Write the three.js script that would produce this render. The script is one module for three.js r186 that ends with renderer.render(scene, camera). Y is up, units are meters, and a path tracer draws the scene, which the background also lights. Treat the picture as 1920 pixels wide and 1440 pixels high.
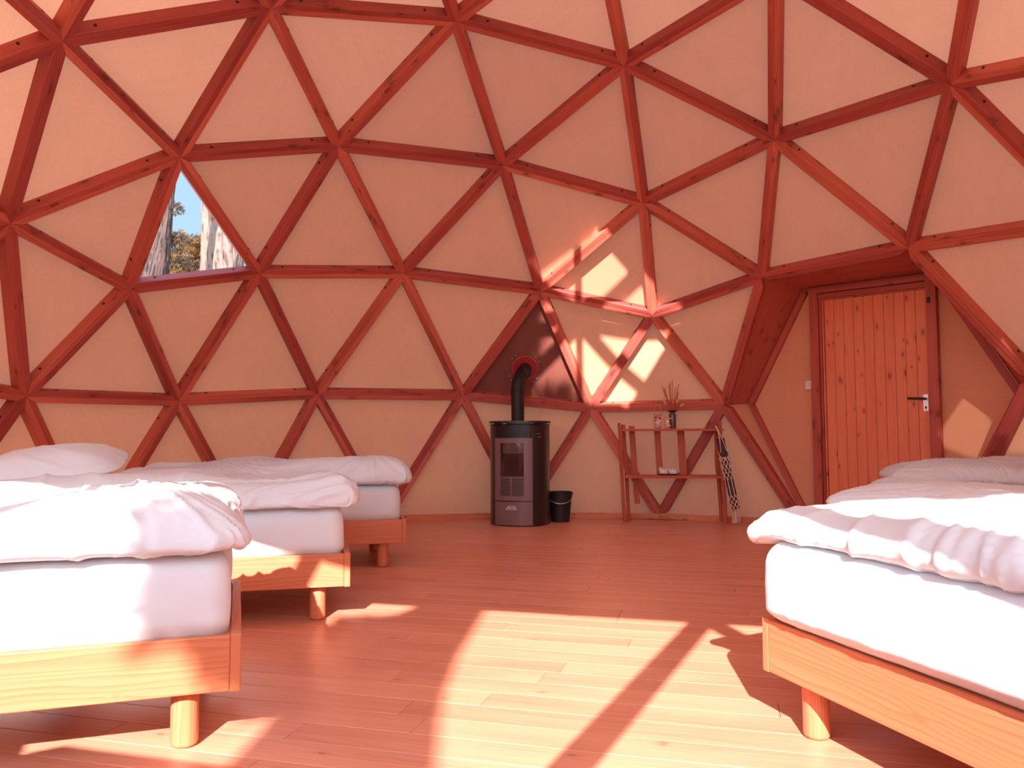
import * as THREE from 'three';
import { mergeGeometries, mergeVertices } from 'three/addons/utils/BufferGeometryUtils.js';
import { RoundedBoxGeometry } from 'three/addons/geometries/RoundedBoxGeometry.js';
import { TextGeometry } from 'three/addons/geometries/TextGeometry.js';
import { FontLoader } from 'three/addons/loaders/FontLoader.js';

// ---------------------------------------------------------------- camera, sky, sun, exposure
const scene = new THREE.Scene();
const camera = new THREE.PerspectiveCamera(51.282, 1920 / 1440, 0.02, 400);
const CAM = new THREE.Vector3(-0.2612, 0.8869, 4.0648);
camera.position.copy(CAM);
camera.rotation.set(0.060754, 0, -0.003795, 'YXZ');
camera.updateMatrixWorld(true);

const renderer = new THREE.WebGLRenderer();
renderer.toneMapping = THREE.LinearToneMapping;
renderer.toneMappingExposure = 1.53;
renderer.shadowMap.enabled = true;

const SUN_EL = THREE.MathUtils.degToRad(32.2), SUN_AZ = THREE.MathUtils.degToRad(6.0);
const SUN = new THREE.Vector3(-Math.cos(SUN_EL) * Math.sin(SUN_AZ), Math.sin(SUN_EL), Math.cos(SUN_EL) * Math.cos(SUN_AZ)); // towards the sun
// hazy clear sky: pale horizon, deeper blue overhead, brighter and whiter round the sun like haze, a glow added to light the dome inside (no disc)
{
  const W = 256, H = 128, data = new Float32Array(W * H * 4);
  for (let y = 0; y < H; y++) {
    const el = ((y + 0.5) / H - 0.5) * Math.PI, t = Math.pow(Math.max(0, Math.sin(el)), 0.55);
    const c = [0.47 + (0.20 - 0.47) * t, 0.62 + (0.42 - 0.62) * t, 0.72 + (0.70 - 0.72) * t];
    for (let x = 0; x < W; x++) {
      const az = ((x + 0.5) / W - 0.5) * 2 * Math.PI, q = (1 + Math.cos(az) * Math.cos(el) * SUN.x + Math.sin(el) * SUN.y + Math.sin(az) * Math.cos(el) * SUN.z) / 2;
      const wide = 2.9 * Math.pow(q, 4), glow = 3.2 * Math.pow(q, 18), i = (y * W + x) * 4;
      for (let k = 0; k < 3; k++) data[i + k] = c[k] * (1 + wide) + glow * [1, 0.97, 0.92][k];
      data[i + 3] = 1;
    }
  }
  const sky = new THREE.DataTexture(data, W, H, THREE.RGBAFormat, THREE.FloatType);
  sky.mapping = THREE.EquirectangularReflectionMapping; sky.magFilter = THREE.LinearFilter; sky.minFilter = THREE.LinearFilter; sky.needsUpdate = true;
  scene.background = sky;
}
const sun = new THREE.DirectionalLight(new THREE.Color(1.0, 0.95, 0.91), 10.8);
sun.position.copy(SUN).multiplyScalar(40);
sun.castShadow = true;
sun.shadow.mapSize.set(4096, 4096);
Object.assign(sun.shadow.camera, { left: -9, right: 9, top: 9, bottom: -9, near: 5, far: 80 });
scene.add(sun, sun.target);

// ---------------------------------------------------------------- helpers
function rng(seed) { let a = seed >>> 0; return () => { a = (a + 0x6d2b79f5) | 0; let t = Math.imul(a ^ (a >>> 15), 1 | a); t = (t + Math.imul(t ^ (t >>> 7), 61 | t)) ^ t; return ((t ^ (t >>> 14)) >>> 0) / 4294967296; }; }
const R0 = rng(7);
const V = (x, y, z) => new THREE.Vector3(x, y, z);
const names = {};
function numbered(n) { names[n] = (names[n] ?? -1) + 1; return names[n] ? n + '_' + String(names[n]).padStart(3, '0') : n; }
function shadows(o) { o.traverse((m) => { if (m.isMesh) { m.castShadow = true; m.receiveShadow = true; } }); return o; }
function part(name, geo, mat, parent, label) {
  const g = Array.isArray(geo) ? (geo.length > 1 ? merge(geo) : geo[0]) : geo;
  const m = new THREE.Mesh(g, mat); m.name = name; m.castShadow = m.receiveShadow = true;
  if (label) m.userData.label = label;
  parent.add(m); return m;
}
function merge(list) {
  return mergeGeometries(list.map((g) => { let h = g.index ? g.toNonIndexed() : g; if (h === g) h = g.clone(); for (const k of Object.keys(h.attributes)) if (!['position', 'normal', 'uv'].includes(k)) h.deleteAttribute(k); return h; }));
}
function thing(name, label, category, pos = [0, 0, 0], turn = 0, group) {
  const o = new THREE.Group(); o.name = numbered(name); o.position.set(...pos); o.rotation.y = turn;
  o.userData = { label, category }; if (group) o.userData.group = group;
  scene.add(o); return o;
}
function one(name, geo, mat, label, category, group) {
  const m = part(numbered(name), geo, mat, scene); m.userData = { label, category }; if (group) m.userData.group = group; return m;
}
function structure(name) { const o = new THREE.Group(); o.name = name; o.userData.kind = 'structure'; scene.add(o); return o; }

// periodic value noise
function hash2(x, y, s) { let h = Math.imul(x, 374761393) ^ Math.imul(y, 668265263) ^ Math.imul(s, 974634533); h = Math.imul(h ^ (h >>> 13), 1274126177); return ((h ^ (h >>> 16)) >>> 0) / 4294967296; }
function vnoise(x, y, px, py, s) {
  const ix = Math.floor(x), iy = Math.floor(y), fx = x - ix, fy = y - iy, u = fx * fx * (3 - 2 * fx), v = fy * fy * (3 - 2 * fy);
  const m = (a, p) => ((a % p) + p) % p, x0 = m(ix, px), x1 = m(ix + 1, px), y0 = m(iy, py), y1 = m(iy + 1, py);
  const a = hash2(x0, y0, s), b = hash2(x1, y0, s), c = hash2(x0, y1, s), d = hash2(x1, y1, s);
  return a + (b - a) * u + (c - a) * v + (a - b - c + d) * u * v;
}
function fbm(u, v, fu, fv, oct, s) { let t = 0, a = 0.5, n = 0; for (let i = 0; i < oct; i++) { t += a * vnoise(u * fu, v * fv, fu, fv, s + i * 17); n += a; a *= 0.5; fu *= 2; fv *= 2; } return t / n; }
function noise3(x, y, z, s = 1) { // smooth noise in -1..1
  const ix = Math.floor(x), iy = Math.floor(y), iz = Math.floor(z), f = (t) => t * t * t * (t * (t * 6 - 15) + 10);
  const u = f(x - ix), v = f(y - iy), w = f(z - iz), h = (i, j, k) => hash2(ix + i + (iz + k) * 57, iy + j, s) * 2 - 1, L = (a, b, t) => a + (b - a) * t;
  return L(L(L(h(0, 0, 0), h(1, 0, 0), u), L(h(0, 1, 0), h(1, 1, 0), u), v), L(L(h(0, 0, 1), h(1, 0, 1), u), L(h(0, 1, 1), h(1, 1, 1), u), v), w);
}
const enc = (c) => Math.round(255 * Math.min(1, Math.max(0, c <= 0.0031308 ? 12.92 * c : 1.055 * Math.pow(c, 1 / 2.4) - 0.055)));
function dataTex(W, H, f, srgb) {
  const d = new Uint8Array(W * H * 4);
  for (let y = 0; y < H; y++) for (let x = 0; x < W; x++) { const c = f((x + 0.5) / W, (y + 0.5) / H), i = (y * W + x) * 4; for (let k = 0; k < 3; k++) d[i + k] = srgb ? enc(c[k]) : Math.round(255 * Math.min(1, Math.max(0, c[k]))); d[i + 3] = 255; }
  const t = new THREE.DataTexture(d, W, H); t.wrapS = t.wrapT = THREE.RepeatWrapping; t.magFilter = THREE.LinearFilter; t.minFilter = THREE.LinearMipmapLinearFilter; t.generateMipmaps = true;
  if (srgb) t.colorSpace = THREE.SRGBColorSpace; t.needsUpdate = true; return t;
}
// Wood: u runs along the grain over `lu` metres, v across it over `lv` metres
function woodMaps({ W = 1024, H = 512, lu = 2.4, lv = 0.6, light, dark, rings = 28, warp = 1.6, fine = 0.35, ring = 0.55, blotch = 0.3, knots = 10, knotR = 0.012, knotColor = [0.1, 0.02, 0.012], seed = 1 }) {
  const r = rng(seed), K = []; for (let i = 0; i < knots; i++) K.push([r(), r(), knotR * (0.5 + r()) , r()]);
  const h = new Float32Array(W * H);
  const at = (u, v) => {
    let dv = 0, dark_ = 0;
    for (const k of K) {
      let du = (u - k[0]); du -= Math.round(du); let dw = v - k[1]; dw -= Math.round(dw);
      const x = du * lu / 2.2, y = dw * lv, d = Math.hypot(x, y), q = d / k[2];
      if (q < 6) { const g = Math.exp(-q * q * 0.22); dv += Math.sign(y || 1) * g * k[2] * 1.4 / lv; if (q < 1.25) dark_ = Math.max(dark_, (1 - Math.max(0, q - 0.75) / 0.5) * (0.75 + 0.25 * Math.sin(q * 11))); else dark_ = Math.max(dark_, 0.4 * Math.exp(-(q - 1.2) * 1.6)); }
    }
    const vv = v + dv, w = (fbm(u, v, 3, 4, 3, seed) - 0.5) * warp + (fbm(u, v, 2, 9, 2, seed + 5) - 0.5) * warp * 0.6;
    const ph = vv * rings + w * 2.2; let s = ph - Math.floor(ph); s = Math.pow(s, 2.2) * (s > 0.94 ? (1 - s) / 0.06 : 1);
    const f = fbm(u, vv, 6, 128, 3, seed + 9), b = fbm(u, v, 4, 5, 3, seed + 31);
    return [Math.min(1, Math.max(0, s * ring + (f - 0.5) * fine * 2 + (b - 0.5) * blotch * 2 + 0.22)), dark_];
  };
  const map = dataTex(W, H, (u, v) => { const [t, k] = at(u, v); const x = Math.min(W - 1, (u * W) | 0), y = Math.min(H - 1, (v * H) | 0); h[y * W + x] = t * 0.7 + k * 0.3; return [0, 1, 2].map((i) => { const c = light[i] + (dark[i] - light[i]) * t; return c + (knotColor[i] - c) * k * 0.85; }); }, true);
  const bump = dataTex(W, H, (u, v) => { const x = Math.min(W - 1, (u * W) | 0), y = Math.min(H - 1, (v * H) | 0), t = 1 - h[y * W + x]; return [t, t, t]; }, false);
  return { map, bump, lu, lv };
}
function woodMat(m, roughness, bump = 0.0006, extra = {}) {
  const a = m.map.clone(), b = m.bump.clone(); for (const t of [a, b]) t.repeat.set(1 / m.lu, 1 / m.lv);
  return new THREE.MeshPhysicalMaterial({ map: a, bumpMap: b, bumpScale: bump, roughness, ...extra });
}
const std = (c, roughness = 0.6, extra = {}) => new THREE.MeshPhysicalMaterial({ color: new THREE.Color().setRGB(...c), roughness, ...extra });

// ---------------------------------------------------------------- materials
const redwood = woodMaps({ light: [0.60, 0.125, 0.085], dark: [0.33, 0.050, 0.042], knots: 20, knotR: 0.012, lu: 2.6, lv: 0.5, rings: 26, seed: 11, blotch: 0.5, fine: 0.3, ring: 0.4 });
const M = {};
M.strut = woodMat(redwood, 0.55);
M.struts = [M.strut, woodMat(redwood, 0.55, 0.0006, { color: new THREE.Color().setRGB(1.22, 1.45, 1.3) }), woodMat(redwood, 0.55, 0.0006, { color: new THREE.Color().setRGB(0.82, 0.74, 0.84) })];
M.reveal = woodMat(woodMaps({ light: [0.60, 0.15, 0.10], dark: [0.48, 0.10, 0.068], knots: 26, knotR: 0.007, lu: 1.8, lv: 0.7, rings: 14, seed: 23, blotch: 0.25, fine: 0.2, ring: 0.25, knotColor: [0.12, 0.012, 0.01] }), 0.6);
M.door = woodMat(woodMaps({ light: [0.94, 0.30, 0.14], dark: [0.80, 0.19, 0.095], knots: 34, knotR: 0.009, lu: 2.2, lv: 0.9, rings: 20, seed: 37, blotch: 0.4, fine: 0.2, ring: 0.3, knotColor: [0.14, 0.012, 0.008] }), 0.5);
M.floor = woodMat(woodMaps({ light: [0.78, 0.325, 0.20], dark: [0.60, 0.205, 0.125], knots: 8, knotR: 0.005, lu: 2.6, lv: 0.84, rings: 34, warp: 2.2, seed: 41, blotch: 0.5, fine: 0.35, ring: 0.34, knotColor: [0.3, 0.09, 0.05] }), 0.34, 0.0003);
M.bed = woodMat(woodMaps({ light: [0.67, 0.225, 0.105], dark: [0.50, 0.135, 0.06], knots: 4, knotR: 0.008, lu: 2.0, lv: 0.5, rings: 30, warp: 1.9, seed: 53, blotch: 0.2, fine: 0.25, ring: 0.6, knotColor: [0.42, 0.15, 0.06] }), 0.5, 0.0003);
M.skirt = woodMat(woodMaps({ W: 512, H: 256, light: [0.78, 0.26, 0.12], dark: [0.55, 0.13, 0.06], knots: 12, knotR: 0.006, lu: 1.6, lv: 0.3, rings: 12, seed: 61 }), 0.5);
M.shelf = woodMat(woodMaps({ W: 512, H: 256, light: [0.55, 0.12, 0.06], dark: [0.36, 0.06, 0.033], knots: 10, knotR: 0.006, lu: 1.4, lv: 0.3, rings: 12, seed: 67 }), 0.6);
// membrane: fine woven cloth, lets a little daylight through
{
  const weave = dataTex(256, 256, (u, v) => { const a = Math.sin(u * Math.PI * 64), b = Math.sin(v * Math.PI * 64), t = 0.5 + 0.25 * a * a * (Math.floor(u * 64 + Math.floor(v * 64)) % 2 ? 1 : -1) * b * b + 0.3 * (fbm(u, v, 32, 32, 2, 3) - 0.5); return [t, t, t]; }, false);
  const tone = dataTex(512, 512, (u, v) => { const t = 1 + 0.07 * (fbm(u, v, 5, 5, 4, 71) - 0.5) + 0.07 * (fbm(u, v, 128, 128, 2, 77) - 0.5) + 0.03 * (fbm(u, v, 2, 200, 1, 79) - 0.5); return [0.86 * t, 0.43 * t, 0.255 * t]; }, true);
  weave.repeat.set(1 / 0.16, 1 / 0.16); tone.repeat.set(1 / 1.5, 1 / 1.5);
  M.membrane = new THREE.MeshPhysicalMaterial({ map: tone, bumpMap: weave, bumpScale: 0.0004, roughness: 1, transmission: 0.17, thickness: 0, specularIntensity: 0.3 });
}
M.glass = new THREE.MeshPhysicalMaterial({ color: 0xffffff, roughness: 0, transmission: 1, thickness: 0, ior: 1.5 });
// bed linen
{
  const weave = dataTex(128, 128, (u, v) => { const t = 0.5 + 0.4 * (fbm(u, v, 64, 64, 2, 5) - 0.5) + 0.12 * Math.sin(u * Math.PI * 128) * Math.sin(v * Math.PI * 128); return [t, t, t]; }, false);
  weave.repeat.set(1 / 0.1, 1 / 0.1);
  M.linen = new THREE.MeshPhysicalMaterial({ color: new THREE.Color().setRGB(0.70, 0.75, 0.80), bumpMap: weave, bumpScale: 0.0003, roughness: 0.95, sheen: 0.25, sheenRoughness: 0.6, sheenColor: new THREE.Color(0.9, 0.9, 0.95) });
}
M.black = std([0.012, 0.012, 0.015], 0.32, { clearcoat: 0.4, clearcoatRoughness: 0.25 });
M.matteBlack = std([0.012, 0.011, 0.011], 0.55);
M.steel = std([0.21, 0.135, 0.13], 0.42, { metalness: 0.1 });
M.slot = std([0.008, 0.007, 0.007], 0.8);
M.chrome = std([0.75, 0.72, 0.70], 0.25, { metalness: 0.9 });
M.bolt = std([0.01, 0.008, 0.008], 0.6);

// ---------------------------------------------------------------- geodesic dome
const RAD = 4.4, YAW = 0.976924, EQ = 0.07, DEEP = 0.1, WID = 0.044;
const LAT = Math.atan(0.5);
const ico = (lat, az) => V(Math.cos(lat) * Math.sin(az), Math.sin(lat), -Math.cos(lat) * Math.cos(az)).applyAxisAngle(V(0, 1, 0), YAW);
const TOP = V(0, 1, 0), U = (k) => ico(LAT, (k * 72 * Math.PI) / 180), Lw = (k) => ico(-LAT, ((k * 72 + 36) * Math.PI) / 180);
const mix3 = (a, b, c, i, j, k) => a.clone().multiplyScalar(i).addScaledVector(b, j).addScaledVector(c, k).normalize();
const GRID = {
  cap: (k, r, s) => mix3(TOP, U(k), U(k + 1), 4 - r, r - s, s),       // from the top pole down
  mid: (k, q, s) => mix3(U(k), U(k + 1), Lw(k), 4 - q - s, s, q),     // band below, pointing down
  low: (k, q, s) => mix3(U(k + 1), Lw(k), Lw(k + 1), 4 - q, q - s, s), // band below, pointing up
};
const hubs = [];
function hub(fn, k, a, b) {
  const p = GRID[fn](k, a, b);
  let i = hubs.findIndex((h) => h.d.distanceTo(p) < 1e-4);
  if (i < 0) { i = hubs.length; hubs.push({ d: p, p: p.clone().multiplyScalar(RAD).add(V(0, EQ, 0)) }); }
  return i;
}
const faces = [];
for (let k = 0; k < 5; k++) {
  for (let r = 0; r < 4; r++) for (let s = 0; s <= r; s++) {
    faces.push({ v: [hub('cap', k, r, s), hub('cap', k, r + 1, s), hub('cap', k, r + 1, s + 1)] });
    if (s < r) faces.push({ v: [hub('cap', k, r, s), hub('cap', k, r + 1, s + 1), hub('cap', k, r, s + 1)] });
  }
  for (let q = 0; q < 2; q++) for (let s = 0; s < 4 - q; s++) {
    faces.push({ v: [hub('mid', k, q, s), hub('mid', k, q, s + 1), hub('mid', k, q + 1, s)] });
    if (s < 3 - q) faces.push({ v: [hub('mid', k, q, s + 1), hub('mid', k, q + 1, s + 1), hub('mid', k, q + 1, s)] });
  }
  for (let q = 0; q < 2; q++) for (let s = 0; s <= q; s++) {
    faces.push({ v: [hub('low', k, q, s), hub('low', k, q + 1, s), hub('low', k, q + 1, s + 1)] });
    if (s < q) faces.push({ v: [hub('low', k, q, s), hub('low', k, q + 1, s + 1), hub('low', k, q, s + 1)] });
  }
}
// how far the built hubs sit from the ideal ones (centimetres)
for (const [fn, k, a, b, x, y, z] of [
  ['cap', -1 + 5, 3, 2, 0.4, -0.1, -2.8], ['cap', 0, 2, 0, -0.2, 0, 0.3], ['cap', 0, 2, 1, -0.5, 0, 0.3], ['cap', 0, 2, 2, 1, 1.2, 2.3], ['cap', 1, 3, 1, 0.2, 1.3, 1.9], ['cap', 1, 3, 2, -1.4, -0.1, -3.4], ['cap', 1, 4, 2, -0.5, -2.1, -2.8],
  ['cap', 0, 3, 0, -0.6, 0, 0.9], ['cap', 0, 3, 1, -2.2, 2, 4.1], ['cap', 0, 3, 2, 0.1, 2.6, 2.8], ['cap', 0, 3, 3, 2.9, 1.6, 2.3], ['cap', 1, 4, 1, 0.9, 1.7, 1.7], ['cap', 4, 4, 3, 1.5, 1, -2.5], ['cap', 0, 4, 0, -0.9, -0.7, 0.6],
  ['cap', 0, 4, 1, -3, 0.5, 2.9], ['cap', 0, 4, 2, -1.8, 1.9, 1.9], ['cap', 0, 4, 3, 2.3, 0.6, 0.4], ['cap', 0, 4, 4, 3.9, -0.4, 0.9], ['low', 4, 1, 0, 0.6, -1, -2], ['mid', 0, 1, 0, -2.3, -0.4, 2.4], ['mid', 0, 1, 1, -4.2, -2.6, 1.6],
  ['mid', 0, 1, 2, -1.5, -2.3, -0.4], ['mid', 0, 1, 3, 1.9, -4.1, -0.8], ['low', 0, 1, 1, 4.2, -2.6, 1.3], ['cap', 0, 1, 0, -0.1, -0.3, -1.8], ['cap', 0, 1, 1, -0.4, -0.3, -1.4], ['cap', 1, 2, 1, -0.7, -0.4, -2.3], ['cap', 1, 2, 2, -0.8, 0.5, 0.8],
  ['cap', 1, 4, 3, -1.8, 0.2, -5], ['mid', 1, 1, 2, -2.4, -0.1, -4.4], ['mid', 0, 2, 0, -2.8, 0, 2.2], ['mid', 0, 2, 1, -3.2, 0, 1.2], ['mid', 0, 2, 2, 0.2, 0, 0], ['low', 0, 2, 1, 3.2, 0, 1], ['low', 0, 2, 2, 2, 0, 1.4], ['mid', 1, 2, 1, -2, 0, -2.5],
]) hubs[hub(fn, k, a, b)].p.add(V(x / 100, y / 100, z / 100));
for (const h of hubs) { h.floor = Math.abs(h.d.y) < 1e-6; if (h.floor) h.p.y = 0.022; const c = V(0, EQ, 0); h.out = h.p.clone().sub(c).multiplyScalar(1 + DEEP / RAD).add(c); if (h.floor) h.out.y = 0.022; }
const P = (i) => hubs[i].p;
const faceOf = (...h) => faces.find((f) => h.every((i) => f.v.includes(i)));
const CEN = V(0, EQ, 0);
for (const f of faces) {
  f.kind = 'membrane';
  f.c = P(f.v[0]).clone().add(P(f.v[1])).add(P(f.v[2])).divideScalar(3);
  f.n = P(f.v[1]).clone().sub(P(f.v[0])).cross(P(f.v[2]).clone().sub(P(f.v[0]))).normalize(); if (f.n.dot(f.c.clone().sub(CEN)) < 0) f.n.negate();
}
// openings
for (let k = 0; k < 5; k++) faceOf(hub('cap', k, 0, 0), hub('cap', k, 1, 0), hub('cap', k, 1, 1)).kind = 'skylight';
const DM = hub('mid', 1, 1, 1); for (const f of faces) if (f.v.includes(DM)) f.kind = 'doorway';
faceOf(hub('cap', 0, 3, 0), hub('cap', 0, 4, 0), hub('cap', 0, 4, 1)).kind = 'window';
const flueFace = faceOf(hub('cap', 0, 4, 3), hub('mid', 0, 1, 2), hub('mid', 0, 1, 3)); flueFace.kind = 'flue';
const pp = (s) => hub('mid', 3, 0, s), qq = (s) => hub('mid', 3, 1, s), ff = (s) => hub('mid', 3, 2, s);
for (let s = 0; s < 4; s++) faceOf(pp(s), pp(s + 1), qq(s)).kind = 'panorama';  // the last of these panes is unseen, added for more light
for (let s = 0; s < 3; s++) faceOf(pp(s + 1), qq(s), qq(s + 1)).kind = 'panorama';
for (const k of [2, 3]) faceOf(hub('low', k, 0, 0), hub('low', k, 1, 0), hub('low', k, 1, 1)).kind = 'panorama'; // unseen side panes, added to let more daylight in
for (const [k, t] of [[2, 3], [4, 0]]) { faceOf(hub('mid', k, 0, t), hub('mid', k, 0, t + 1), hub('mid', k, 1, t)).kind = 'panorama'; }  // two more unseen panes added to brighten the interior
{ // one unseen panel high on the right, its glass tint added to weaken the sun
  const g = V(3.25, 2.95, 0.05); let best = null; for (const f of faces) if (!best || f.c.distanceTo(g) < best.c.distanceTo(g)) best = f; best.kind = 'tinted';
}
const ZEN = hub('cap', 0, 0, 0); // its five struts give way to the ribs of the roof light
const noStrut = (a, b) => (a === DM || b === DM) || (hubs[a].floor && hubs[b].floor) || [[pp(2), qq(1)], [pp(2), qq(2)], [pp(3), qq(2)]].some((e) => e.includes(a) && e.includes(b)) || a === ZEN || b === ZEN;
// edges
const edges = new Map();
for (const f of faces) for (let i = 0; i < 3; i++) { const a = f.v[i], b = f.v[(i + 1) % 3], key = Math.min(a, b) + '_' + Math.max(a, b); if (!edges.has(key)) edges.set(key, { a: Math.min(a, b), b: Math.max(a, b), f: [] }); edges.get(key).f.push(f); }
const onScreen = (p, m = 1.1) => { const q = p.clone().applyMatrix4(camera.matrixWorldInverse); if (q.z > -0.1) return false; const t = Math.tan((51.282 * Math.PI) / 360); return Math.abs(q.x / -q.z) < t * (4 / 3) * m && Math.abs(q.y / -q.z) < t * m; };

// one board of a strut: the long prism that lies against the seam on the side of face f, mitred at both hubs
function boardGeo(A, B, f, lift, uo, vo, third) {
  const e = B.clone().sub(A), len = e.length(); e.divideScalar(len);
  const nf = f.n, nin = nf.clone().cross(e).normalize(); if (nin.dot(third.clone().sub(A)) < 0) nin.negate();
  const half = (p, q) => { const a = third.clone().sub(p).normalize(), b = q.clone().sub(p).normalize(); return Math.tan(Math.acos(THREE.MathUtils.clamp(a.dot(b), -1, 1)) / 2); };
  const ca = 1 / half(A, B), cb = 1 / half(B, A), c = 0.004;
  const prof = [[0, lift], [WID - c, lift], [WID, lift + c], [WID, DEEP - 0.004], [0, DEEP - 0.004]];
  const at = (i, end) => { const [x, d] = prof[i]; const t = end ? len - x * cb : x * ca; return { p: A.clone().addScaledVector(e, t).addScaledVector(nin, x).addScaledVector(nf, d), t }; };
  const pos = [], uv = [], per = [0, WID - c, WID + 0.002, WID + DEEP, WID * 2 + DEEP];
  const quad = (a, b, c2, d, ua) => { for (const i of [0, 1, 2, 0, 2, 3]) { const w = [a, b, c2, d][i]; pos.push(w.p.x, w.p.y, w.p.z); uv.push(uo + w.t, vo + ua[i]); } };
  for (let i = 0; i < 4; i++) quad(at(i, 0), at(i, 1), at(i + 1, 1), at(i + 1, 0), [per[i], per[i], per[i + 1], per[i + 1]]);
  quad(at(4, 0), at(4, 1), at(0, 1), at(0, 0), [0.2, 0.2, 0.25, 0.25]);
  for (const end of [0, 1]) { quad(at(0, end), at(1, end), at(3, end), at(4, end), [0, 0.02, 0.05, 0.07]); quad(at(1, end), at(2, end), at(3, end), at(3, end), [0, 0.02, 0.05, 0.07]); }
  const g = new THREE.BufferGeometry(); g.setAttribute('position', new THREE.Float32BufferAttribute(pos, 3)); g.setAttribute('uv', new THREE.Float32BufferAttribute(uv, 2));
  fixWinding(g, A.clone().add(B).multiplyScalar(0.5).addScaledVector(nin, WID / 2).addScaledVector(nf, DEEP / 2)); g.computeVertexNormals(); return { g, e, nin, nf, len };
}
function fixWinding(g, c) { // non-indexed triangles of a convex body made to face away from c
  const p = g.attributes.position, u = g.attributes.uv, a = V(0, 0, 0), b = V(0, 0, 0), d = V(0, 0, 0);
  for (let i = 0; i < p.count; i += 3) {
    a.fromBufferAttribute(p, i); b.fromBufferAttribute(p, i + 1); d.fromBufferAttribute(p, i + 2);
    const n = b.clone().sub(a).cross(d.clone().sub(a)), m = a.clone().add(b).add(d).divideScalar(3).sub(c);
    if (n.dot(m) < 0) { p.setXYZ(i + 1, d.x, d.y, d.z); p.setXYZ(i + 2, b.x, b.y, b.z); if (u) { const x = u.getX(i + 1), y = u.getY(i + 1); u.setXY(i + 1, u.getX(i + 2), u.getY(i + 2)); u.setXY(i + 2, x, y); } }
  }
}
// convex block from eight corners: a b c d one face, e f g h the opposite one
function block(pts, uvs) {
  const F = [[0, 1, 2, 3], [4, 5, 6, 7], [0, 1, 5, 4], [1, 2, 6, 5], [2, 3, 7, 6], [3, 0, 4, 7]], pos = [], uv = [];
  for (const f of F) for (const i of [0, 1, 2, 0, 2, 3]) { const q = pts[f[i]]; pos.push(q.x, q.y, q.z); const w = uvs ? uvs[f[i]] : [q.x, q.y]; uv.push(...w); }
  const g = new THREE.BufferGeometry(); g.setAttribute('position', new THREE.Float32BufferAttribute(pos, 3)); g.setAttribute('uv', new THREE.Float32BufferAttribute(uv, 2));
  const c = pts.reduce((s, q) => s.add(q), V(0, 0, 0)).divideScalar(8); fixWinding(g, c); g.computeVertexNormals(); return g;
}
// board that covers the quad a b c d (a-b along the grain) and has a thickness along t
function board(a, b, c, d, t, uo = R0() * 2, vo = R0()) {
  const l = a.distanceTo(b), w = a.distanceTo(d);
  const uvs = [[uo, vo], [uo + l, vo], [uo + l, vo + w], [uo, vo + w], [uo, vo + 0.03], [uo + l, vo + 0.03], [uo + l, vo + w + 0.03], [uo, vo + w + 0.03]];
  return block([a, b, c, d, ...[a, b, c, d].map((q) => q.clone().add(t))], uvs);
}

const frameG = structure('wall_frame'), shellG = structure('wall_shell');
const boltGeo = new THREE.CylinderGeometry(0.0105, 0.0105, 0.008, 10);
const rs = rng(99);
for (const E of edges.values()) {
  if (noStrut(E.a, E.b)) continue;
  let A = P(E.a), B = P(E.b);
  const s = new THREE.Group(); s.name = 'strut'; frameG.add(s);
  const seen = onScreen(A) || onScreen(B) || onScreen(A.clone().add(B).multiplyScalar(0.5));
  const geos = []; let upper = null;
  for (const f of E.f) {
    const third = P(f.v.find((i) => i !== E.a && i !== E.b));
    const b = boardGeo(A, B, f, rs() * 0.006, rs() * 2.6, rs() * 0.5, third); b.f = f;
    geos.push(b.g); if (!upper || f.c.y > upper.f.c.y) upper = b;
  }
  if (seen) {
    for (const g of geos) part('plank', g, M.struts[Math.floor(rs() * 3)], s);
    if (upper.f.kind !== 'doorway') for (const t of [0.2 + rs() * 0.05, upper.len - 0.2 - rs() * 0.05]) {
      const m = part('bolt', boltGeo, M.bolt, s); m.position.copy(A).addScaledVector(upper.e, t).addScaledVector(upper.nin, WID).addScaledVector(upper.nf, 0.045 + rs() * 0.02);
      m.quaternion.setFromUnitVectors(V(0, 1, 0), upper.nin);
    }
  } else part('plank', geos, M.strut, s);
}
function triGeo(a, b, c, sc = 1) {
  const o = a, ux = b.clone().sub(a).normalize(), n = ux.clone().cross(c.clone().sub(a)).normalize(), uy = n.clone().cross(ux);
  const pos = [], uv = []; for (const q of [a, b, c]) { pos.push(q.x, q.y, q.z); const d = q.clone().sub(o); uv.push(d.dot(ux) * sc, d.dot(uy) * sc); }
  const g = new THREE.BufferGeometry(); g.setAttribute('position', new THREE.Float32BufferAttribute(pos, 3)); g.setAttribute('uv', new THREE.Float32BufferAttribute(uv, 2)); g.computeVertexNormals(); return g;
}
let windowN = 0;
const tintedGlass = new THREE.MeshPhysicalMaterial({ color: new THREE.Color().setRGB(0.11, 0.10, 0.095), roughness: 0, transmission: 1, thickness: 0, ior: 1.5 });
const greyFrame = std([0.42, 0.40, 0.40], 0.5);
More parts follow.
